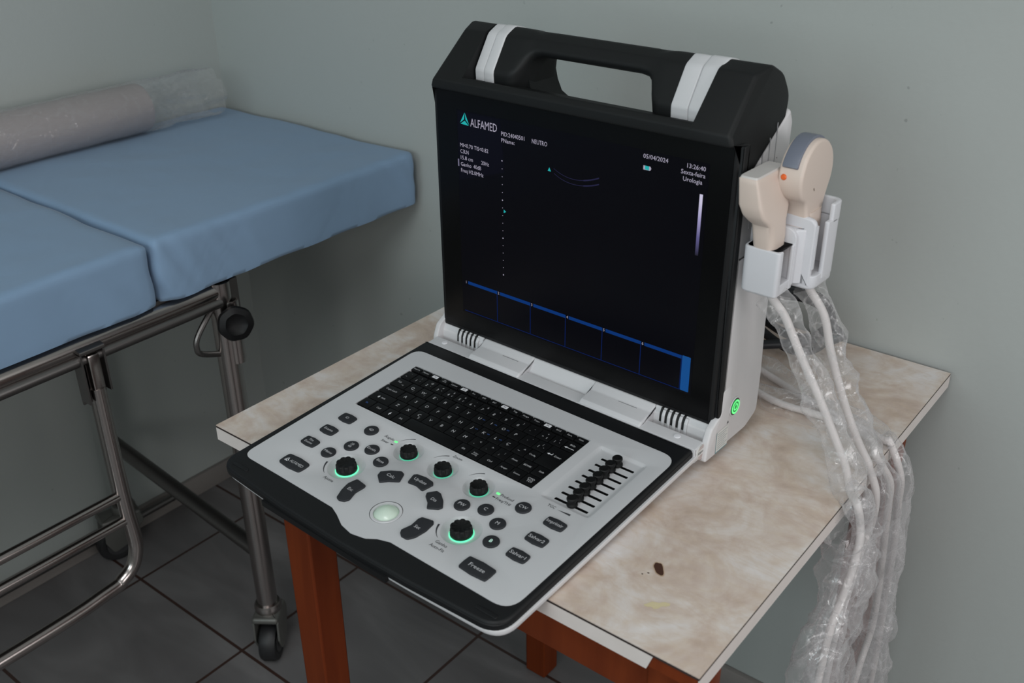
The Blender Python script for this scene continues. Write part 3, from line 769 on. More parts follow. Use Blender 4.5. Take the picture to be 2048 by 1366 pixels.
# dial knobs
for x, y, rr, kind in bowls:
    r0 = .0122 if kind == 'big' else .0103; h = .0112 if kind == 'big' else .0098
    Mk = MP @ Matrix.Translation((x * mm, y * mm, -.0046))
    g = G()
    fl = lambda t, z, h=h: (-.125 * (0.5 - 0.5 * math.cos(9 * t)) ** 2 if z > h * .45 else -.02 * (0.5 - .5 * math.cos(9 * t)) ** 2)
    g.lathe([(r0 * .98, 0.0012), (r0, .002), (r0, h * .45), (r0 * .97, h * .55), (r0 * .96, h * .9), (r0 * .90, h), (r0 * .80, h * 1.0), (r0 * .74, h * .95), (0, h * .93)], knobm, Mk, 108, flute=fl)
    o = g.obj('dial_knob', cp, sharp=60)
    g = G(); g.lathe([(r0 * 1.01, .0002), (r0 * (1.09 if kind == 'big' else 1.05), .0002), (r0 * (1.09 if kind == 'big' else 1.05), .0011), (r0 * 1.01, .0013)], glow if kind == 'big' else mat('green_glow_soft', (0.1, 0.6, 0.4), .4, emit=(0.10, 0.62, 0.38), es=.5), Mk, 48); g.obj('knob_light', cp)
# indicator leds
for x, y in ((131, -225.2), (288.5, -226.4)):
    g = G(); g.prism(P(rrect(x - 2.1, y - 1.3, x + 2.1, y + 1.3, .6)), .0005, .0012, led, MP, bt=.0002); g.obj('indicator_light', cp)

# push buttons
def button(poly, word=None, x=0, y=0, h=3.6, wd=None, rot=0, h2=.0021, m2=inkw, bold=0.0, rad=None, extra=None):
    g = G(); p = P(poly)
    g.prism(p, -.0005, h2 + .0006, rubber, MP, bt=.0009, n=3)
    if word: g.text(word, x * mm, y * mm, h * mm, m2, MP, w=wd * mm if wd else None, c=h2 + .00075, rot=rot, bold=bold, line=1.45)
    if extra: extra(g, h2 + .00075)
    g.obj('control_button', cp)
def rb(x, y, word, h=4.0, wd=None, r=8.9, m2=inkw): button(circ(x, y, r, 30), word, x, y, h, wd, m2=m2)
rb(91.4, -227.2, '4D', 3.9); rb(95.0, -262.5, '2B\n4B', 3.3); rb(83, -287, 'Menu', 3.6, 12.5); rb(120.2, -253.3, 'Escala', 3.5, 13.5); rb(145.2, -263.5, 'Base', 3.7, 11)
rb(270.6, -264.6, 'PW', 4.2); rb(296, -255.3, 'C', 4.2); rb(320.8, -265.0, 'M', 4.4); rb(333.2, -289.6, 'B', 4.4, m2=mat('bright_green_print', (0.7, 0.95, 0.85), .5, emit=(.3, .55, .45), es=.5)); rb(325.8, -229.4, 'CW', 4.2)
def bulge(x0, y0, x1, y1, b=1.3, r=2.6): return rpoly([(x0, y0), ((x0 + x1) / 2, y0 - b), (x1, y0), (x1 + b * .4, (y0 + y1) / 2), (x1, y1), ((x0 + x1) / 2, y1 + b), (x0, y1), (x0 - b * .4, (y0 + y1) / 2)], [r, 9, r, 0, r, 9, r, 0], 4)
def bb(x0, y0, x1, y1, word, h=3.6, wd=None, **k): button(bulge(x0, y0, x1, y1), word, (x0 + x1) / 2, (y0 + y1) / 2, h, wd, **k)
bb(38.6, -233.6, 59.8, -220.2, 'ID', 3.5); bb(38.8, -263.2, 60.0, -250, 'Exame', 3.5, 14); bb(38.8, -292.2, 60.2, -279, 'Fim\nExame', 3.3)
def alf(g, c):
    for tri in ([(55.6, -321), (55.2, -324.6), (52.4, -326.6)], [(56.1, -321), (56.5, -324.6), (59.2, -326.6)], [(52.8, -327.3), (55.8, -325.3), (58.8, -327.3)]): g.flat(P(tri), c, inkwb, MP)
button(bulge(49, -332.6, 84.4, -315.2, 1.6, 4), 'ALFAMED', 71.2, -324.1, 4.0, 21.5, extra=alf)
bb(330.4, -336.4, 365.6, -318.4, 'Freeze', 4.6, 20); bb(356.3, -295.6, 379.4, -282.6, 'Salvar1', 4.4, 19.5); bb(356.3, -266.0, 379.8, -253, 'Salvar2', 4.4, 19.5); bb(356.6, -236.4, 380.4, -223.8, 'Imprimir', 4.4, 20.5)
button(rpoly([(160.4, -283.0), (158.4, -276.5), (166.5, -268.5), (177.5, -262.0), (183, -263.6), (188.8, -276.5), (178, -283.5), (171.2, -290.8)], [1.6, 2, 8, 2.5, 2.5, 2, 8, 2.2]), 'Calc', 174.4, -275.6, 4.1, 11.5)
button(rpoly([(196.4, -272), (192.4, -258.6), (195.8, -255.2), (207.5, -253.4), (219.2, -255), (222.8, -258.6), (220, -273.2), (208, -270.4)], [2, 2, 2, 9, 2, 2, 2.4, 9]), 'Update', 207.6, -262.6, 4.2, 18)
button(rpoly([(229.2, -277.5), (226.4, -272.5), (233.5, -263.6), (240, -264.4), (250, -271.5), (257.6, -280.5), (255.5, -285), (244.5, -291.6), (238.5, -284)], [2, 2, 2.4, 2, 8, 2, 2, 2.2, 8]), 'Dis', 241.5, -277, 4.1)
button(rpoly([(152.6, -336.5), (147.5, -325), (144.6, -313), (147.6, -301.2), (163.6, -303.4), (164.6, -307), (163.4, -319), (167.4, -331), (164.6, -336.4), (158, -338.6)], [2, 8, 9, 3, 2.5, 4, 9, 4, 2.4, 6]), 'Esc', 155.6, -318.6, 4.1)
button(rpoly([(249.6, -336.0), (247.0, -331.8), (250.4, -321), (249.2, -309), (250.8, -304.6), (264.6, -301.6), (267.6, -305), (269.2, -318), (267.2, -331.5), (262.4, -338.9), (254, -339)], [2, 3, 9, 6, 2.4, 2.4, 3, 9, 9, 4, 3]), 'Set', 258.6, -319.4, 4.1)

# TGC sliders
for k in range(8):
    yy = -107.9 - k * 12.15
    xx = (361.2, 360.2, 360.6, 361.0, 360.4, 361.0, 361.6, 362.4)[k]
    Mk = MP @ Matrix.Translation((xx * mm, yy * mm, -.002))
    g = G(); g.lathe([(.0052, .0004), (.0060, .0012), (.0060, .0030), (.0042, .0042), (.0040, .0066), (.0054, .0078), (.0059, .0094), (.0058, .0108), (.0050, .0116), (0, .0112)], knobm, Mk, 24); g.obj('slider_knob', cp)

# --- keyboard
g = G(); g.flat(kbp, -.0032, keybed, MP); kb = g.obj('keyboard', mach)
KT = .0004
def key(x0, x1, y, hgt=17.0, text=None, extra=None):
    g = G(); y0, y1 = y - hgt / 2, y + hgt / 2
    g.prism(P(rrect(x0 + .6, y0, x1 - .6, y1, 1.2, 3)), -.0032, KT, keym, MP, bt=.0006, n=2, capb=False)
    cx = (x0 + x1) / 2
    c = KT + .00012
    if text:
        for (t, dx, dy, h, m) in text: g.text(t, (cx + dx) * mm, (y + dy) * mm, h * mm, m, MP, c=c, bold=0.0)
    if extra: extra(g, cx, y, c)
    g.obj('key', kb)
def ST(t, h=2.4, dx=0, dy=0, m=inkw): return [(t, dx, dy, h, m)]
# function row
fx = [37.5, 53.8, 70.4, 87.1, 103.8, 120.4, 137.0, 153.6, 170.3, 187.0, 203.6, 220.2, 236.9, 253.4, 269.6, 286.0, 302.4]
ft = ['Report', 'Master', '#F1', 'Ref.\nAnota', 'Layout', '#F2', 'Inv.', 'E/D', 'B/C', '#F3', 'Trig', 'Range', 'Traço', '#F4', 'ECG', 'Para.', 'Guia']
for x, t in zip(fx, ft):
    def ex(g, cx, y, c, t=t):
        if t[0] == '#':
            g.flat(P(rrect(cx - 4.6, y - 2.7, cx + 4.6, y + 2.7, .9)), c, inkwb, MP); g.text(t[1:], cx * mm, y * mm, 2.6 * mm, ink, MP, c=c + .00005, bold=.01)
    key(x - 8.2, x + 8.2, -95.2, 9.0, None if t[0] == '#' else ST(t, 1.9 if '\n' in t else 2.5), ex if t[0] == '#' else None)
# number row
num = [('~', '´', ''), ('1', '!', '¹'), ('2', '@', '²'), ('3', '#', '³'), ('4', '$', '£'), ('5', '%', '¢'), ('6', '¨', '¬'), ('7', '&', ''), ('8', '*', ''), ('9', '(', ''), ('0', ')', ''), ('-', '_', ''), ('=', '+', '§')]
nx = [39.6] + [57.7 + 18.72 * k for k in range(12)]
for k, (x, (a, b, c_)) in enumerate(zip(nx, num)):
    tx = [(a, -2.2, -2.8, 4.1 if a.isdigit() else 3.0, inkw), (b, 2.2 if a.isdigit() else 1.5, 3.6, 2.6, inkw)]
    if c_: tx.append((c_, 3.9, -2.8, 2.6, inkw))
    key((x - 8.2) if k == 0 else x - 9.36, x + 9.36 if k else 48.3, -112.2, 17.2, tx)
key(273.1, 291.0, -112.2, 17.2, [('|', -3, -2.5, 3, inkw), ('/', 1, 3.2, 2.4, inkw), ('ª', 3.4, -3, 2.6, inkw)])
def arrow(g, cx, y, c):
    g.text('BkSp', cx * mm, (y + 2.6) * mm, 2.6 * mm, inkw, MP, c=c, bold=0.0); g.flat(P([(cx - 7.5, y - 4), (cx - 4, y - 2.4), (cx - 4, y - 3.6), (cx + 6, y - 3.6), (cx + 6, y - 4.4), (cx - 4, y - 4.4), (cx - 4, y - 5.6)]), c, inkwb, MP)
key(291.0, 311.2, -112.2, 17.2, None, arrow)
# Q row
key(31.3, 57.2, -131.3, 17.6, ST('Tab', 2.9, -3.5, 1.5) + ST('->|', 2.2, 4.5, -2))
for k, ch in enumerate('QWERTYUIOP'):
    x = 66.6 + 18.75 * k
    tx = [(ch, -1.2, .2, 4.4, inkw)]
    if ch in 'QWE': tx.append(({'Q': '?', 'W': '/', 'E': '°'}[ch], 3.6, -3.6 if ch != 'E' else -.5, 2.6, inkw))
    if ch in 'UIO': tx.append(('<>', 5.0, .6, 2.5, inkb))
    key(x - 9.37, x + 9.37, -131.3, 17.6, tx)
key(244.7, 263.4, -131.3, 17.6, [('´', -2, -2, 4, inkw), ('`', 2.5, 3, 4, inkw)]); key(263.4, 282, -131.3, 17.6, [('[', -3, -1.5, 3, inkw), ('{', .5, 3, 2.6, inkw), ('ª', 4, -2.5, 2.6, inkw)])
def ent(g, cx, y, c):
    g.flat(P([(cx - 11, y + 3.4), (cx - 8, y + 5), (cx - 8, y + 4), (cx - 4.6, y + 4), (cx - 4.6, y + 6), (cx - 3.8, y + 6), (cx - 3.8, y + 2.9), (cx - 8, y + 2.9), (cx - 8, y + 1.8)]), c, inkwb, MP)
    g.text('Enter', (cx + 4.2) * mm, (y + 3.4) * mm, 3.0 * mm, inkw, MP, c=c, bold=0.0)
key(282, 311.2, -141.0, 37.0, None, ent)
# A row
key(31.3, 63.5, -150.6, 17.6, ST('Caps Lock', 3.0, -1, 1))
for k, ch in enumerate('ASDFGHJKLÇ'):
    x = 72.9 + 18.55 * k
    tx = [(ch, -1, 0, 4.4, inkw)]
    if ch in 'JKL': tx.append(('<>', 5.2, .5, 2.5, inkb))
    key(x - 9.27, x + 9.27, -150.6, 17.6, tx)
key(249.3, 267.6, -150.6, 17.6, [('~', -2, -2, 4, inkw), ('^', 3, 2, 4, inkw)]); key(267.6, 282, -150.6, 17.6, ST('Config', 2.3))
# Z row
def shf(g, cx, y, c, dx=0): g.flat(P([(cx - 8 + dx, y - .6), (cx - 6 + dx, y + 2.4), (cx - 4 + dx, y - .6), (cx - 5.1 + dx, y - .6), (cx - 5.1 + dx, y - 2.2), (cx - 6.9 + dx, y - 2.2), (cx - 6.9 + dx, y - .6)]), c, inkw, MP); g.text('Shift', (cx + 1.5 + dx) * mm, y * mm, 2.7 * mm, inkw, MP, c=c, bold=0.0)
key(31.3, 68.3, -169.3, 17.4, None, shf)
for k, ch in enumerate('ZXCVBNM'):
    x = 77.6 + 18.7 * k; tx = [(ch, -1, 0, 4.4, inkw)]
    if ch == 'C': tx.append(('¢', 2.4, -4.5, 3.2, inkw))
    key(x - 9.35, x + 9.35, -169.3, 17.4, tx)
for x, a, b in ((208.5, ',', '<'), (227.2, '.', '>'), (245.9, ';', ':')): key(x - 9.35, x + 9.35, -169.3, 17.4, [(a, -2.5, -2.5, 3.4, inkw), (b, 2.5, 2.5, 3.4, inkw)])
key(255.2, 273.8, -169.3, 17.4, ST('Anot.', 2.7)); key(273.8, 292, -169.3, 17.4, ST('BDMK', 2.7)); key(292, 311.2, -169.3, 17.4, ST('Shift', 2.6, 1, 0))
# bottom row
key(31.3, 51.6, -187.6, 17.2, ST('Fn', 2.7, m=inkb)); key(51.6, 72.8, -187.6, 17.2, ST('Ctrl', 2.9))
key(72.8, 91.4, -187.6, 17.2, None, lambda g, cx, y, c: (g.flat(P([(cx - 1.6, y - 1), (cx + .0, y + 3), (cx + 1.6, y - 1)]), c, inkwb, MP), g.flat(P([(cx - .6, y - 3), (cx + .6, y - 3), (cx + .6, y - 1), (cx - .6, y - 1)]), c, inkwb, MP)))
key(91.4, 110, -187.6, 17.2, ST('Alt', 2.9)); key(110, 194, -187.6, 17.2); key(194, 211.5, -187.6, 17.2, ST('Alt', 2.9)); key(211.5, 230.4, -187.6, 17.2, ST('Salvar\nconfig.', 2.2)); key(230.4, 254.4, -187.6, 17.2, ST('Ctrl', 2.9))
key(254.4, 273, -187.6, 17.2, ST('Apagar', 2.3)); key(273, 291.5, -187.6, 17.2, ST('Exame', 2.3)); key(291.5, 311.2, -187.6, 17.2, ST('CPD\nTDI', 3.2))

# --- power button and label on the right side
MSD = T0 @ Matrix(((0, 0, 1, .4217), (1, 0, 0, .0412), (0, 1, 0, .0110), (0, 0, 0, 1)))
g = G(); g.prism(circ(0, 0, .0122, 36), -.002, .0003, mat('button_well', (0.12, 0.12, 0.115), .4, metal=.6), MSD)
g.lathe([(.0125, .0001), (.0120, .0010), (.0110, .0008), (.0106, -.0004)], white2, MSD, 36)
g.prism(circ(0, 0, .0090, 32), 0, .0012, mat('power_dark_green', (0.02, 0.12, 0.04), .4, emit=(0.02, 0.30, 0.07), es=.6), MSD)
def annul(g, r0, r1, c, m, M, a0=0, a1=360):
    n = 28
    for k in range(n):
        t0, t1 = math.radians(a0 + (a1 - a0) * k / n), math.radians(a0 + (a1 - a0) * (k + 1) / n)
        g.flat([(r0 * math.cos(t0), r0 * math.sin(t0)), (r0 * math.cos(t1), r0 * math.sin(t1)), (r1 * math.cos(t1), r1 * math.sin(t1)), (r1 * math.cos(t0), r1 * math.sin(t0))], c, m, M)
annul(g, .0068, .0090, .0014, led, MSD); annul(g, .0030, .0046, .0014, led, MSD, 120, 420)
g.flat([(-.0006, .002), (.0006, .002), (.0006, .0055), (-.0006, .0055)], .0014, led, MSD)
g.obj('power_button', mach, label='round power button glowing green')
g = G(); ML2 = T0 @ Matrix(((0, 0, 1, .4223), (1, 0, 0, 0), (0, 1, 0, 0), (0, 0, 0, 1)))
g.flat([(.0020, -.0345), (.0290, -.0345), (.0290, -.0065), (.0020, -.0065)], .0001, sticker, ML2)
g.flat([(.0020, -.0345), (.0290, -.0345), (.0290, -.0337), (.0028, -.0337), (.0028, -.0065), (.0020, -.0065)], .0002, teal, ML2)
for k in range(8): g.flat([(.0055, -.0105 - k * .0029), (.0275 - (k % 3) * .003, -.0105 - k * .0029), (.0275 - (k % 3) * .003, -.0098 - k * .0029), (.0055, -.0098 - k * .0029)], .0002, mat('grey_print', (0.28, 0.33, 0.34), .6), ML2)
g.flat([(.0245, -.0045), (.0285, -.0045), (.0265, -.001)], .0001, ink, ML2)
g.obj('rating_label', mach, label='small white label with fine print and teal border')

# --- probe holder on the right side
def cshell(outer, wall, z0, z1, z0b=None, floor_=True, bt=.0018):
    pass
g = G()
def ringwall(outer, inner, z0, z1, m, r=.0013):
    i = g.mi(m)
    a = g.ring([(x, y, z0) for x, y in outer], T0); b = g.ring([(x, y, z1 - r) for x, y in outer], T0); c = g.ring([(x, y, z1) for x, y in offset_poly(outer, r)], T0)
    d = g.ring([(x, y, z1) for x, y in offset_poly(inner, -r * .6)], T0); e = g.ring([(x, y, z1 - r) for x, y in inner], T0); f = g.ring([(x, y, z0) for x, y in inner], T0)
    for p, q in ((a, b), (b, c), (c, d), (d, e), (e, f), (f, a)): g.bridge(p, q, i)
def cup(x0, y0, x1, y1, t, r, n=6):
    return rrect(x0, y0, x1, y1, r, n), rrect(x0 + t, y0 + t, x1 - t, y1 - t, max(r - t, .001), n)
MY = T0 @ Matrix(((1, 0, 0, 0), (0, 0, 1, 0), (0, 1, 0, 0), (0, 0, 0, 1)))
def clip(x0, x1, y0, y1, s0, s1, t, z0, z1, r, r2):
    """C-shaped clip, open on its outer (+x) side between y = s0 and s1"""
    p = rpoly([(x1, s1), (x1, y1), (x0, y1), (x0, y0), (x1, y0), (x1, s0), (x1 - t, s0), (x1 - t, y0 + t), (x0 + t, y0 + t), (x0 + t, y1 - t), (x1 - t, y1 - t), (x1 - t, s1)],
              [.0020, r2, r, r, r, .0020, .0020, r - t, r - t, r - t, max(.0005, r2 - t), .0020], 6)
    g.prism(p, z0, z1, holderm, T0, bt=.0016, bb=.0006)
clip(.4290, .4712, .0045, .0425, .0135, .0340, .0042, .177, .2265, .0085, .004)
g.prism(rrect(.4296, .0051, .4706, .0419, .008), .174, .188, holderm, T0, bb=.004, bt=.001)
g.prism(rpoly([(.4300, .180), (.4716, .180), (.4716, .2430), (.4290, .2430)], [0, .002, .014, 0]), .0378, .0430, holderm, MY, bt=.0008, bb=.0008)
g.obj('probe_holder', mach, label='white plastic cup holding the front probe')
g = G()
x0, y0, x1, y1 = .4290, .0490, .4920, .1010
g.prism(rrect(x0, y0, x1 - .001, y1, .012), .174, .190, holderm, T0, bb=.004, bt=.001)
g.prism(rpoly([(x0, .178), (x1 - .006, .178), (x1 - .006, .2520), (x0, .2590)], [0, .002, .009, .004]), y0, y0 + .0060, holderm, MY, bt=.0015, bb=.0025)
g.prism(rpoly([(x1 - .0065, y0 + .0012), (x1 - .0045, y0 + .0012), (x1 - .0045, y0 + .0052), (x1 - .0065, y0 + .0052)], .0003), .198, .246, holderm, T0)
g.prism(rpoly([(.4690, .0415), (.4706, .0432), (.4785, .0495), (.4700, .0520), (.4310, .0520), (.4310, .0415)], [.001, .001, .003, .001, 0, 0]), .181, .2412, holderm, T0, bt=.0030)
U = rpoly([(x1, y0 + .018), (x1, y1), (x0, y1), (x0, y0 + .002), (x0 + .0045, y0 + .002), (x0 + .0045, y1 - .0045), (x1 - .0052, y1 - .0045), (x1 - .0052, y0 + .018)], [.0024, .014, .010, .0021, .0021, .006, .010, .0024], 6)
g.prism(U, .184, .2470, holderm, T0, bt=.0016)
U2 = rpoly([(x1, y0 + .027), (x1, y1), (x0, y1), (x0, y0 + .027), (x0 + .0045, y0 + .027), (x0 + .0045, y1 - .0045), (x1 - .0052, y1 - .0045), (x1 - .0052, y0 + .027)], [.0024, .014, .010, .0021, .0021, .006, .010, .0024], 6)
g.prism(U2, .2440, .2640, holderm, T0, bt=.0018)
g.prism([(.421, .035), (.4300, .035), (.4300, .098), (.421, .098)], .182, .236, holderm, T0, bt=.002)
g.obj('probe_holder', mach, label='white plastic cup with a grooved front holding the rear probe')

# device-local -> world
MD = Matrix.Translation((DX, DYY, TZ)) @ Matrix.Rotation(DRZ, 4, 'Z') @ T0
def dw(x, y, z): return MD @ Vector((x, y, z))

# ================================================================ PROBES (top-level things)
def sect(cx, cy, z, hx, hy, e=2.6, n=32):
    r = []
    for k in range(n):
        a = 2 * PI * k / n; c, s = math.cos(a), math.sin(a)
        r.append((cx + hx * math.copysign(abs(c) ** (2 / e), c), cy + hy * math.copysign(abs(s) ** (2 / e), s), z))
    return r
pr1 = empty('ultrasound_probe', dw(.449, .022, .181), DRZ, 'beige ultrasound probe with a straight flat end in the front cup of the machine', 'ultrasound probe')
def loc1(x, y, z): return (x - .449, y - .022, z - .181)
def body_loft(secs, lc, name, par, m=beige, n=36, caps=True):
    g = G(); rings = []
    for cx, cy, z, hx, hy, e in secs: rings.append([lc(*p) for p in sect(cx, cy, z, hx, hy, e, n)])
    g.loft(rings, m, caps=caps); return g.obj(name, par, sharp=40)
b1 = body_loft([(.450, .022, .206, .0095, .011, 2.4), (.450, .022, .212, .0122, .0145, 3), (.4490, .021, .236, .0128, .0172, 4), (.4475, .020, .252, .0128, .0185, 4.5), (.4462, .018, .257, .0130, .0225, 6), (.4440, .0165, .265, .0134, .0285, 8),
                (.4410, .016, .276, .0134, .0310, 10), (.4372, .016, .298, .0112, .0310, 12), (.4365, .016, .3025, .0108, .0308, 14), (.4365, .016, .3035, .0100, .0300, 14)], loc1, 'probe_body', pr1)
g = G(); g.loft([[loc1(*p) for p in sect(.4365, .016, z, hx, hy, 14)] for z, hx, hy in ((.3035, .0098, .0298), (.3055, .0092, .0292))], beige2); g.obj('lens_face', pr1, label='pale flat lens strip')
g = G(); MA = Matrix.Translation(loc1(.4528, .036, .283)) @ Matrix.Rotation(PI / 2, 4, 'Y') @ Matrix.Rotation(1.1, 4, 'Z'); g.prism([(-.0035, -.0005), (.0035, -.0005), (.0035, .0008), (-.0035, .0008)], -.001, .0005, mat('brown_mark', (0.18, 0.13, 0.10), .6), MA); g.obj('marker_notch', b1)

pr2 = empty('ultrasound_probe', dw(.470, .075, .181), DRZ, 'beige ultrasound probe with a large round head and grey curved lens in the rear cup', 'ultrasound probe')
def loc2(x, y, z): return (x - .470, y - .075, z - .181)
# outline of the head in (y,z), extruded along x with rounded edges, on a squarish neck
hd = [(.056, .236), (.0545, .262), (.050, .279), (.040, .287), (.034, .300), (.034, .313), (.040, .329), (.052, .340), (.067, .3435), (.083, .339), (.096, .327), (.1015, .312), (.1005, .297), (.095, .284), (.090, .270), (.0885, .250), (.0885, .236)]
hd = [((y - .067) * 1.08 + .063, z - .011) for y, z in hd]
def cls(p, s=3):
    P4 = [Vector((q[0], q[1], 0)) for q in p]; out = []; N = len(P4)
    for k in range(N):
        p0, p1, p2, p3 = P4[k - 1], P4[k], P4[(k + 1) % N], P4[(k + 2) % N]
        for j in range(s):
            t = j / s; q = 0.5 * ((2 * p1) + (p2 - p0) * t + (2 * p0 - 5 * p1 + 4 * p2 - p3) * t * t + (3 * p1 - p0 - 3 * p2 + p3) * t ** 3); out.append((q.x, q.y))
    return out
hs = cls(hd)
ML_2 = Matrix.Translation(loc2(0, 0, 0)) @ Matrix(((0, 0, 1, 0), (1, 0, 0, 0), (0, 1, 0, 0), (0, 0, 0, 1)))
g = G(); g.prism(hs, .4475, .4745, beige, ML_2, bt=.0035, bb=.0035, n=5)
for cx, cy, z, hx, hy, e in (): pass
b2 = g.obj('probe_body', pr2, sharp=40)
body_loft([(.4640, .0735, .206, .010, .012, 2.4), (.4640, .0735, .214, .0125, .0155, 2.8), (.4640, .072, .242, .0132, .0168, 3.2), (.4628, .070, .256, .0134, .0175, 4)], loc2, 'probe_neck', pr2)
g = G(); lp = [((y - .067) * 1.08 + .063, z - .011) for y, z in [(.0335, .3205), (.0388, .3312), (.0513, .3425), (.067, .3462), (.084, .3415), (.0975, .329), (.100, .322), (.094, .322), (.082, .334), (.067, .338), (.053, .334), (.0445, .3275), (.0400, .3195)]]
g.prism(cls(lp, 3), .4510, .4680, lens, ML_2, bt=.0012, bb=.0012); g.obj('lens_face', pr2, label='dark grey curved lens')
g = G(); g.lathe([(.0032, -.002), (.0032, .0005), (.0022, .0018), (0, .0022)], orange, Matrix.Translation(loc2(.4545, .0270, .2985)) @ Matrix.Rotation(PI / 2, 4, 'X'), 16); g.obj('orientation_dot', pr2, label='orange orientation dot')
g = G(); MA = Matrix.Translation(loc2(.4742, .058, .281)) @ Matrix.Rotation(PI / 2, 4, 'Y') @ Matrix.Rotation(.5, 4, 'Z'); g.prism([(-.0018, -.0008), (.0018, -.0002), (.0018, .0010), (-.0018, .0008)], -.001, .0006, mat('brown_mark', (0.18, 0.13, 0.10), .6), MA); g.obj('marker_notch', b2)

# ================================================================ CABLES
CABLES = __import__('json').loads('''{"A":[[-0.3994,0.9299,1.0077],[-0.3964,0.9298,0.9877],[-0.3919,0.9292,0.9697],[-0.3748,0.9315,0.9496],[-0.3646,0.9328,0.9314],[-0.3487,0.935,0.9014],[-0.3252,0.9381,0.86],[-0.305,0.9408,0.8208],[-0.2888,0.943,0.7886],[-0.279,0.9443,0.757],[-0.2623,0.9214,0.7597],[-0.2577,0.9278,0.7345],[-0.253,0.9231,0.709],[-0.253,0.9021,0.6599],[-0.253,0.8737,0.6228],[-0.253,0.8629,0.5519],[-0.253,0.8597,0.4964],[-0.246,0.925,0.3],[-0.236,0.95,0.17],[-0.232,0.995,0.115],[-0.236,1.03,0.13]],"B":[[-0.382,0.9804,1.0077],[-0.376,0.9802,0.9877],[-0.371,0.9781,0.9677],[-0.3506,0.9829,0.9367],[-0.3369,0.9862,0.8905],[-0.3149,0.9914,0.832],[-0.296,0.996,0.7907],[-0.2811,0.9995,0.7644],[-0.279,1.0,0.758],[-0.267,1.0024,0.7273],[-0.267,1.01,0.6835],[-0.267,0.9884,0.6603],[-0.267,0.9683,0.6139],[-0.267,0.9457,0.5608],[-0.267,0.9408,0.4789],[-0.267,0.9485,0.4089],[-0.262,0.93,0.33],[-0.27,0.97,0.15],[-0.27,1.04,0.085],[-0.268,1.1,0.11]],"C":[[-0.6,1.1,0.8],[-0.53,1.13,0.775],[-0.4622,1.1279,0.757],[-0.41,1.1058,0.757],[-0.3401,1.0807,0.757],[-0.2983,1.0566,0.757],[-0.283,1.03,0.757],[-0.266,1.0452,0.7211],[-0.266,1.0631,0.6742],[-0.266,1.0726,0.6304],[-0.266,1.0933,0.54],[-0.266,1.1039,0.4527],[-0.266,1.0821,0.4056],[-0.266,1.0702,0.373],[-0.266,1.0623,0.3096],[-0.25,1.05,0.22],[-0.236,1.03,0.13]],"D":[[-0.62,1.11,0.79],[-0.54,1.1,0.77],[-0.4401,1.0748,0.757],[-0.3822,1.0733,0.757],[-0.3199,1.0775,0.757],[-0.2869,1.068,0.757],[-0.28,1.068,0.757],[-0.262,1.0749,0.712],[-0.262,1.0912,0.6594],[-0.262,1.1109,0.591],[-0.262,1.1247,0.489],[-0.262,1.1374,0.3962],[-0.262,1.1431,0.3155],[-0.262,1.1573,0.229],[-0.266,1.13,0.16],[-0.268,1.1,0.11]],"Ah":[[-0.258,0.9159,0.7383],[-0.258,0.922,0.7003],[-0.258,0.9129,0.6641],[-0.258,0.8935,0.6199],[-0.258,0.8706,0.5852],[-0.258,0.867,0.5187]],"Ch":[[-0.258,1.0224,0.7091],[-0.258,1.0336,0.6585],[-0.258,1.0479,0.5878],[-0.258,1.0609,0.5052],[-0.258,1.0645,0.4333],[-0.258,1.085,0.3147]]}''')
def cable(pts, par, origin, r=.0045, name='cable', m=cablem):
    g = G(); M_ = Matrix.Rotation(-DRZ, 4, 'Z') @ Matrix.Translation(-origin)
    g.tube([M_ @ Vector(p) for p in pts], r, m, n=12, sm=6); return g.obj(name, par)
def film(pts, par, origin, rad, seed, name='plastic_sleeve', m=None, amp=.55, squash=.6, n=26, sm=9):
    g = G(); M_ = Matrix.Rotation(-DRZ, 4, 'Z') @ Matrix.Translation(-origin)
    def rf(t):
        v = noise.noise(Vector((t * 6.5 + seed, seed, 0))) + .5 * noise.noise(Vector((t * 17 + seed, 2 * seed, 3)))
        return max(.3, 1 + amp * v)
    def nf(t, a, p):
        v = noise.noise(Vector((p.x * 30 + seed, p.y * 30 + math.cos(a) * 1.4, p.z * 30 + math.sin(a) * 1.4)))
        v2 = noise.noise(Vector((p.x * 85, p.y * 85 + math.cos(a) * 3.5, p.z * 85 + math.sin(a) * 3.5 + seed)))
        v3 = 1 - 2 * abs(noise.noise(Vector((p.x * 45 + math.cos(a) * 2.2, p.y * 45, p.z * 45 + math.sin(a) * 2.2 + seed * 2))))
        return (squash + (1 - squash) * abs(math.cos(a + seed))) * (1 + .5 * v + .10 * v2 + .14 * v3)
    g.tube([M_ @ Vector(p) for p in pts], rad, m or filmm, n=n, sm=sm, caps=False, rf=rf, nf=nf)
    return g.obj(name, par, sharp=28, recalc=False)
o1w, o2w = dw(.449, .022, .181), dw(.470, .075, .181)
cable(CABLES['A'], pr1, o1w); cable(CABLES['B'], pr2, o2w)
cable(CABLES['C'], pr1, o1w); cable(CABLES['D'], pr2, o2w)
film(CABLES['A'][2:], pr1, o1w, .016, 1.7); film(CABLES['B'][2:], pr2, o2w, .018, 4.2)
film(CABLES['C'], pr1, o1w, .015, 7.7); film(CABLES['D'], pr2, o2w, .016, 9.1)
film(CABLES['Ah'], pr1, o1w, .028, 12.3, amp=.35); film(CABLES['Ch'], pr2, o2w, .030, 15.9, amp=.3)

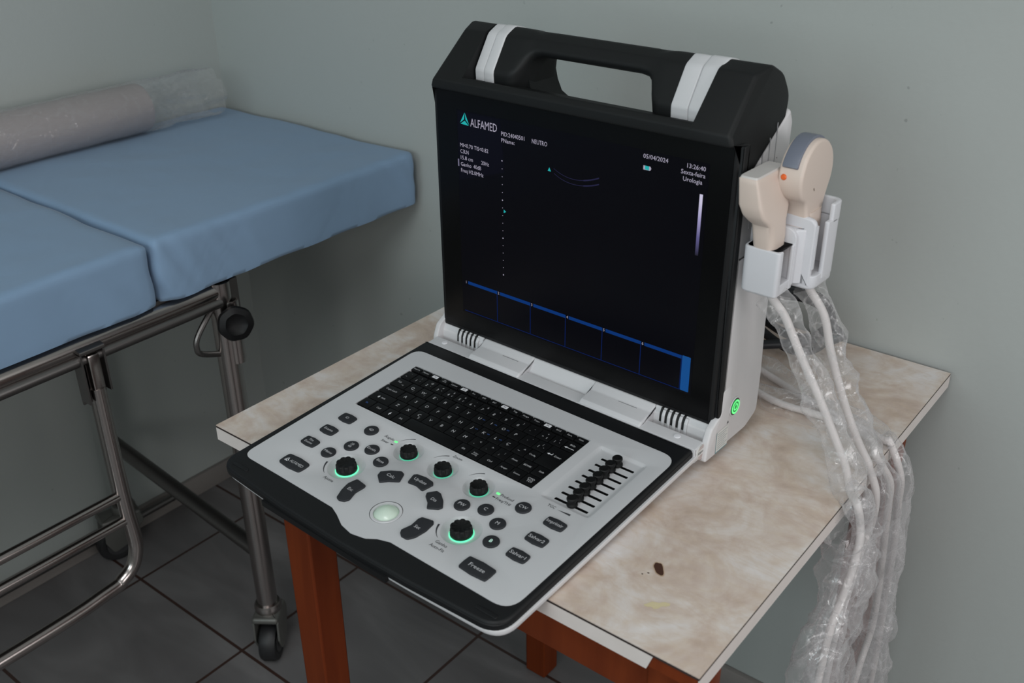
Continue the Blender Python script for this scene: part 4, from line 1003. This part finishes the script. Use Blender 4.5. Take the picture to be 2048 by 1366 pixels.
# cable strain reliefs under the cups
# ================================================================ POWER CORD behind the machine
g = G(); cpts = []
for k in range(46):
    t = k / 45 * 2 * PI * 2.3
    cpts.append((-.468 + .061 * math.cos(t) - .002 * t, 1.185 + .012 * math.sin(t * 2) + .004 * t, .804 + (.046 - .0012 * t) * math.sin(t)))
cpts = [(-.56, 1.10, .78)] + cpts + [(-.60, 1.2, .757), (-.70, 1.22, .757)]
g.tube(cpts, .0062, blackcable, n=12, sm=3)
pc_ = g.obj('power_cord'); pc_['label'] = 'black power cord coiled behind the ultrasound machine against the wall'; pc_['category'] = 'cord'

# ================================================================ EXAMINATION BED
bed = empty('examination_bed', (-1.53, .30, 0), 0, 'steel tube hospital examination bed with light blue sheeted mattresses in the room corner', 'bed')
BX, BY = 1.53, -.30
def bl(p): return (p[0] + 1.53, p[1] - .30, p[2])
def mattress(x0, x1, y0, y1, z0, z1, seed):
    g = G(); i = g.mi(sheetm); nx, ny, nz = 64, 90, 14; r = .012
    bm = g.bm; V = {}
    def pos(a, b, c):
        x = x0 + (x1 - x0) * a / nx; y = y0 + (y1 - y0) * b / ny; z = z0 + (z1 - z0) * c / nz
        q = Vector((min(max(x, x0 + r), x1 - r), min(max(y, y0 + r), y1 - r), min(max(z, z0 + r * .4), z1 - r)))
        d = Vector((x, y, z)) - q
        if d.length > r: d = d.normalized() * r
        p = q + d
        fold = 0
        # gathered sheet folds near the end corner on the front face
        if a >= nx - 3:
            d0 = p.y - y0; dz = z1 - p.z
            ff = max(0, 1 - d0 / .20) * min(1, .25 + dz / .06)
            fold += .010 * ff * noise.noise(Vector(((d0 - dz * .55) * 42 + seed, dz * 5, seed)))
            fe = max(0, 1 - (y1 - p.y) / .12)
            fold += .006 * fe * noise.noise(Vector(((y1 - p.y + dz * .9) * 38 + seed, dz * 5, seed + 3)))
            fold += .003 * noise.noise(Vector((p.y * 13 + seed, p.z * 6, seed)))
        s = .0035 * noise.noise(Vector((p.x * 5, p.y * 5, seed))) + .0015 * noise.noise(Vector((p.x * 17, p.y * 17, seed + 4)))
        p = p + Vector((fold, 0, 0))
        if c == nz: p.z += s
        if c == 0 and a >= nx - 1: p.z += .0012 * noise.noise(Vector((p.y * 14, seed, 1)))
        if b == 0 or b == ny: p.y += .005 * noise.noise(Vector((p.x * 9, p.z * 14, seed)))
        return bl(p)
    def v(a, b, c):
        if (a, b, c) not in V: V[(a, b, c)] = bm.verts.new(pos(a, b, c))
        return V[(a, b, c)]
    def quad(*q): f = bm.faces.new([v(*k) for k in q]); f.material_index = i
    for a in range(nx):
        for b in range(ny):
            quad((a, b, nz), (a + 1, b, nz), (a + 1, b + 1, nz), (a, b + 1, nz)); quad((a, b, 0), (a, b + 1, 0), (a + 1, b + 1, 0), (a + 1, b, 0))
    for a in range(nx):
        for c in range(nz):
            quad((a, 0, c), (a + 1, 0, c), (a + 1, 0, c + 1), (a, 0, c + 1)); quad((a, ny, c), (a, ny, c + 1), (a + 1, ny, c + 1), (a + 1, ny, c))
    for b in range(ny):
        for c in range(nz):
            quad((nx, b, c), (nx, b + 1, c), (nx, b + 1, c + 1), (nx, b, c + 1)); quad((0, b, c), (0, b, c + 1), (0, b + 1, c + 1), (0, b + 1, c))
    return g.obj('mattress', bed, sharp=80)
mattress(-1.800, -1.246, .741, 1.288, .782, .880, 2.0)
mattress(-1.800, -1.246, -.56, .733, .782, .880, 5.0)
def tb(pts, r, m=steel, name='frame_tube', par=None, n=16, sm=0):
    g = G(); g.tube([bl(p) for p in pts], r, m, n=n, sm=sm); return g.obj(name, par or bed)
# side rails, end rails
tb([(-1.262, .85, .763), (-1.262, -.55, .763)], .0145, name='side_rail'); tb([(-1.785, .85, .763), (-1.785, -.55, .763)], .0145, name='side_rail')
for y in (.85, .15, -.55): tb([(-1.785, y, .760), (-1.262, y, .760)], .012, name='cross_rail')
g = G(); g.box(bl((-1.79, .0, .777)), bl((-1.262, .86, .7825)), darksteel); g.prism([bl((-1.262, .80, 0))[:2], bl((-1.262, 1.00, 0))[:2], bl((-1.40, 1.00, 0))[:2], bl((-1.55, .80, 0))[:2]], .7775, .7822, darksteel)
g.box(bl((-1.79, .86, .776)), bl((-1.28, 1.27, .7818)), darksteel)
g.box(bl((-1.79, -.56, .777)), bl((-1.262, .0, .7825)), darksteel); g.obj('deck_plate', bed)
tb([(-1.252, .84, .746), (-1.252, -.55, .746)], .0085, name='pivot_rod', m=darksteel)
g = G(); g.box(bl((-1.275, .835, .72)), bl((-1.25, .875, .778)), darksteel); g.obj('corner_plate', bed)
# legs with casters
def caster(x, y, par, rot=0.0, back=False, off=.008):
    g = G(); MC = Matrix.Translation(bl((x, y, 0)))
    R = MC @ Matrix.Rotation(rot, 4, 'Z')
    g.lathe([(.006, .128), (.022, .128), (.025, .121), (.025, .113), (.022, .106), (.012, .104)], steel if not back else castm, MC, 28)
    fk = rpoly([(-.022 - off, .104), (.026, .106), (.030, .085), (.018 - off, .040), (-.012 - off, .030), (-.026 - off, .060)], .008, 4)
    Mf = R @ Matrix(((1, 0, 0, 0), (0, 0, 1, 0), (0, 1, 0, 0), (0, 0, 0, 1)))
    for a, b in ((-.0245, -.0205), (.0205, .0245)): g.prism(fk, a, b, castm, Mf, bt=.0008, bb=.0008)
    g.box((-.026 - off, -.0245, .098), (.028, .0245, .112), castm, R, bev=.006, n=3); f = g.obj('caster_fork', par)
    g = G(); Mw = R @ Matrix.Translation((-off, 0, .0405)) @ Matrix.Rotation(PI / 2, 4, 'X')
    g.lathe([(0, -.015), (.026, -.015), (.030, -.016), (.037, -.015), (.040, -.010), (.040, .010), (.037, .015), (.030, .016), (.026, .015), (0, .015)], tyre, Mw, 36)
    g.lathe([(.024, -.0165), (.024, -.0155), (.008, -.0155), (.006, -.0185), (0, -.0185)], hub, Mw, 28); g.lathe([(.024, .0165), (.024, .0155), (.008, .0155), (.006, .0185), (0, .0185)], hub, Mw, 28)
    g.obj('caster_wheel', par)
for (x, y, rot, bk) in ((-1.262, .848, 2.2, False), (-1.262, -.52, .5, False), (-1.744, .856, 1.35, True), (-1.744, -.52, 0, True)):
    lg = tb([(x, y, .778), (x, y, .122)], .0185 if not bk else .016, name='leg', n=24)
    caster(x, y, lg, rot, bk, .030 if bk else .008)
# cross brace between the end legs, lower rear rail
tb([(-1.744, .856, .290), (-1.262, .848, .243)], .0150, m=darksteel, name='cross_brace')
tb([(-1.775, .995, .050), (-1.775, -.52, .050)], .008, m=darksteel, name='cross_brace')
# pole socket with clamp knob on the front leg
SX, SY = -1.252, .857
g = G(); g.lathe([(.0105, .700), (.0105, .745), (.0135, .745), (.0140, .742), (.0140, .636), (.0105, .634)], steel, Matrix.Translation(bl((SX, SY, 0))), 24); sk = g.obj('pole_socket', bed)
kd = (Vector((0.86, -0.45, 0.22))).normalized(); q = Vector((0, 0, 1)).rotation_difference(kd).to_matrix().to_4x4()
MK = Matrix.Translation(bl((SX, SY, .711))) @ q
g = G(); g.tube([MK @ Vector((0, 0, .012)), MK @ Vector((0, 0, .03))], .004, steel, n=10, sm=0)
g.lathe([(0, .028), (.018, .028), (.026, .032), (.028, .038), (.026, .045), (.017, .049), (.013, .046), (0, .044)], matteblack, MK, 36, flute=lambda t, z: .02 * math.cos(7 * t)); g.obj('clamp_knob', bed, label='black round clamp knob')
tb([(-1.262, .838, .742), (-1.262, .822, .728), (-1.262, .797, .700), (-1.262, .792, .682), (-1.262, .800, .668), (-1.262, .845, .650)], .0048, m=darksteel, name='hook', sm=5, n=10)
# folding side guard hanging below the rail
LXp = -1.246
gd = empty('side_guard', (0, 0, 0)); gd.parent = bed
bpy.data.objects.remove(gd)
g = G()
pth = [(LXp, .614, .70), (LXp, .614, .64), (LXp, .615, .50), (LXp, .618, .44), (LXp, .617, .41), (LXp, .606, .382), (LXp, .585, .366), (LXp, .555, .359), (LXp, .385, .352), (LXp, -.40, .352), (LXp, -.455, .36), (LXp, -.48, .39), (LXp, -.485, .44), (LXp, -.485, .70)]
g.tube([bl(p) for p in pth], .0112, steel, n=14, sm=6)
for z0 in (.512, .466): g.tube([bl((LXp, .612, z0)), bl((LXp, -.48, z0))], .0078, steel, n=12, sm=0)
sg = g.obj('side_guard', bed, label='folded down side guard of bent steel tube')
g = G()
for yy in (.614, -.485):
    g = G()
    g.prism([(yy - .019 + BY, .674), (yy - .017 + BY, .764), (yy + .017 + BY, .764), (yy + .019 + BY, .690), (yy + .015 + BY, .674)], LXp - .016 + BX, LXp - .012 + BX, darksteel, Matrix(((0, 0, 1, 0), (1, 0, 0, 0), (0, 1, 0, 0), (0, 0, 0, 1))))
    g.box(bl((LXp - .016, yy - .019, .680)), bl((LXp + .006, yy - .016, .760)), darksteel); g.box(bl((LXp - .016, yy + .016, .690)), bl((LXp + .006, yy + .019, .760)), darksteel)
    g.prism(rpoly([(LXp - .016 + BX, .758), (LXp + .008 + BX, .758), (LXp + .008 + BX, .764), (LXp - .016 + BX, .770)], .002), yy - .019 + BY, yy + .019 + BY, darksteel, Matrix(((1, 0, 0, 0), (0, 0, 1, 0), (0, 1, 0, 0), (0, 0, 0, 1))))
    g.box(bl((LXp - .006, yy - .009, .665)), bl((LXp + .008, yy + .009, .755)), steel, bev=.003)
    g.obj('guard_bracket', bed, label='dark steel hinge bracket')


# ================================================================ WRAPPED PAPER ROLL on the bed
RX, RZc = -1.752, .880 + .052
roll = empty('wrapped_paper_roll', (RX, .55, .880), 0, 'greyish paper roll in crinkled clear plastic wrap lying on the blue mattress along the wall', 'paper roll')
g = G(); g.lathe([(.012, -.55), (.043, -.55), (.045, -.545), (.045, .515), (.043, .520), (.012, .520)], paper, Matrix.Translation((0, 0, .048)) @ Matrix.Rotation(-PI / 2, 4, 'X'), 48); g.obj('paper_core', roll)
def wrapper(y0, y1, fr, name, seed, n=64, k=70):
    g = G(); rings = []
    for j in range(k + 1):
        y = y0 + (y1 - y0) * j / k; ring = []
        cx, cz, rx, rz_ = fr(y)
        for i in range(n):
            a = 2 * PI * i / n
            v = noise.noise(Vector((math.cos(a) * 2.4 + seed, y * 14, math.sin(a) * 2.4))); v2 = 1 - 2 * abs(noise.noise(Vector((math.cos(a) * 3 + y * 9, y * 22, math.sin(a) * 3 + seed))))
            tail = min(1, max(0, (y - .50) / .1))
            q = 1 + (.03 + .22 * tail) * v + (.025 + .10 * tail) * v2
            x, z = cx + rx * q * math.cos(a), cz + rz_ * q * math.sin(a)
            ring.append((max(x, -.052), y, max(z, .003)))
        rings.append(ring)
    g.loft(rings, film2, caps=False); return g.obj(name, roll, sharp=28, recalc=False)
def fr(y):
    t = min(1, max(0, (y - .52) / .20))
    r = .0470
    return (0 + .004 * t, .0485 - .001 * t, r * (1 - .1 * t), (r - .006 * t) * (1 + .15 * math.sin(y * 40) * t))
wrapper(-.56, .680, fr, 'plastic_wrap', 3.3)
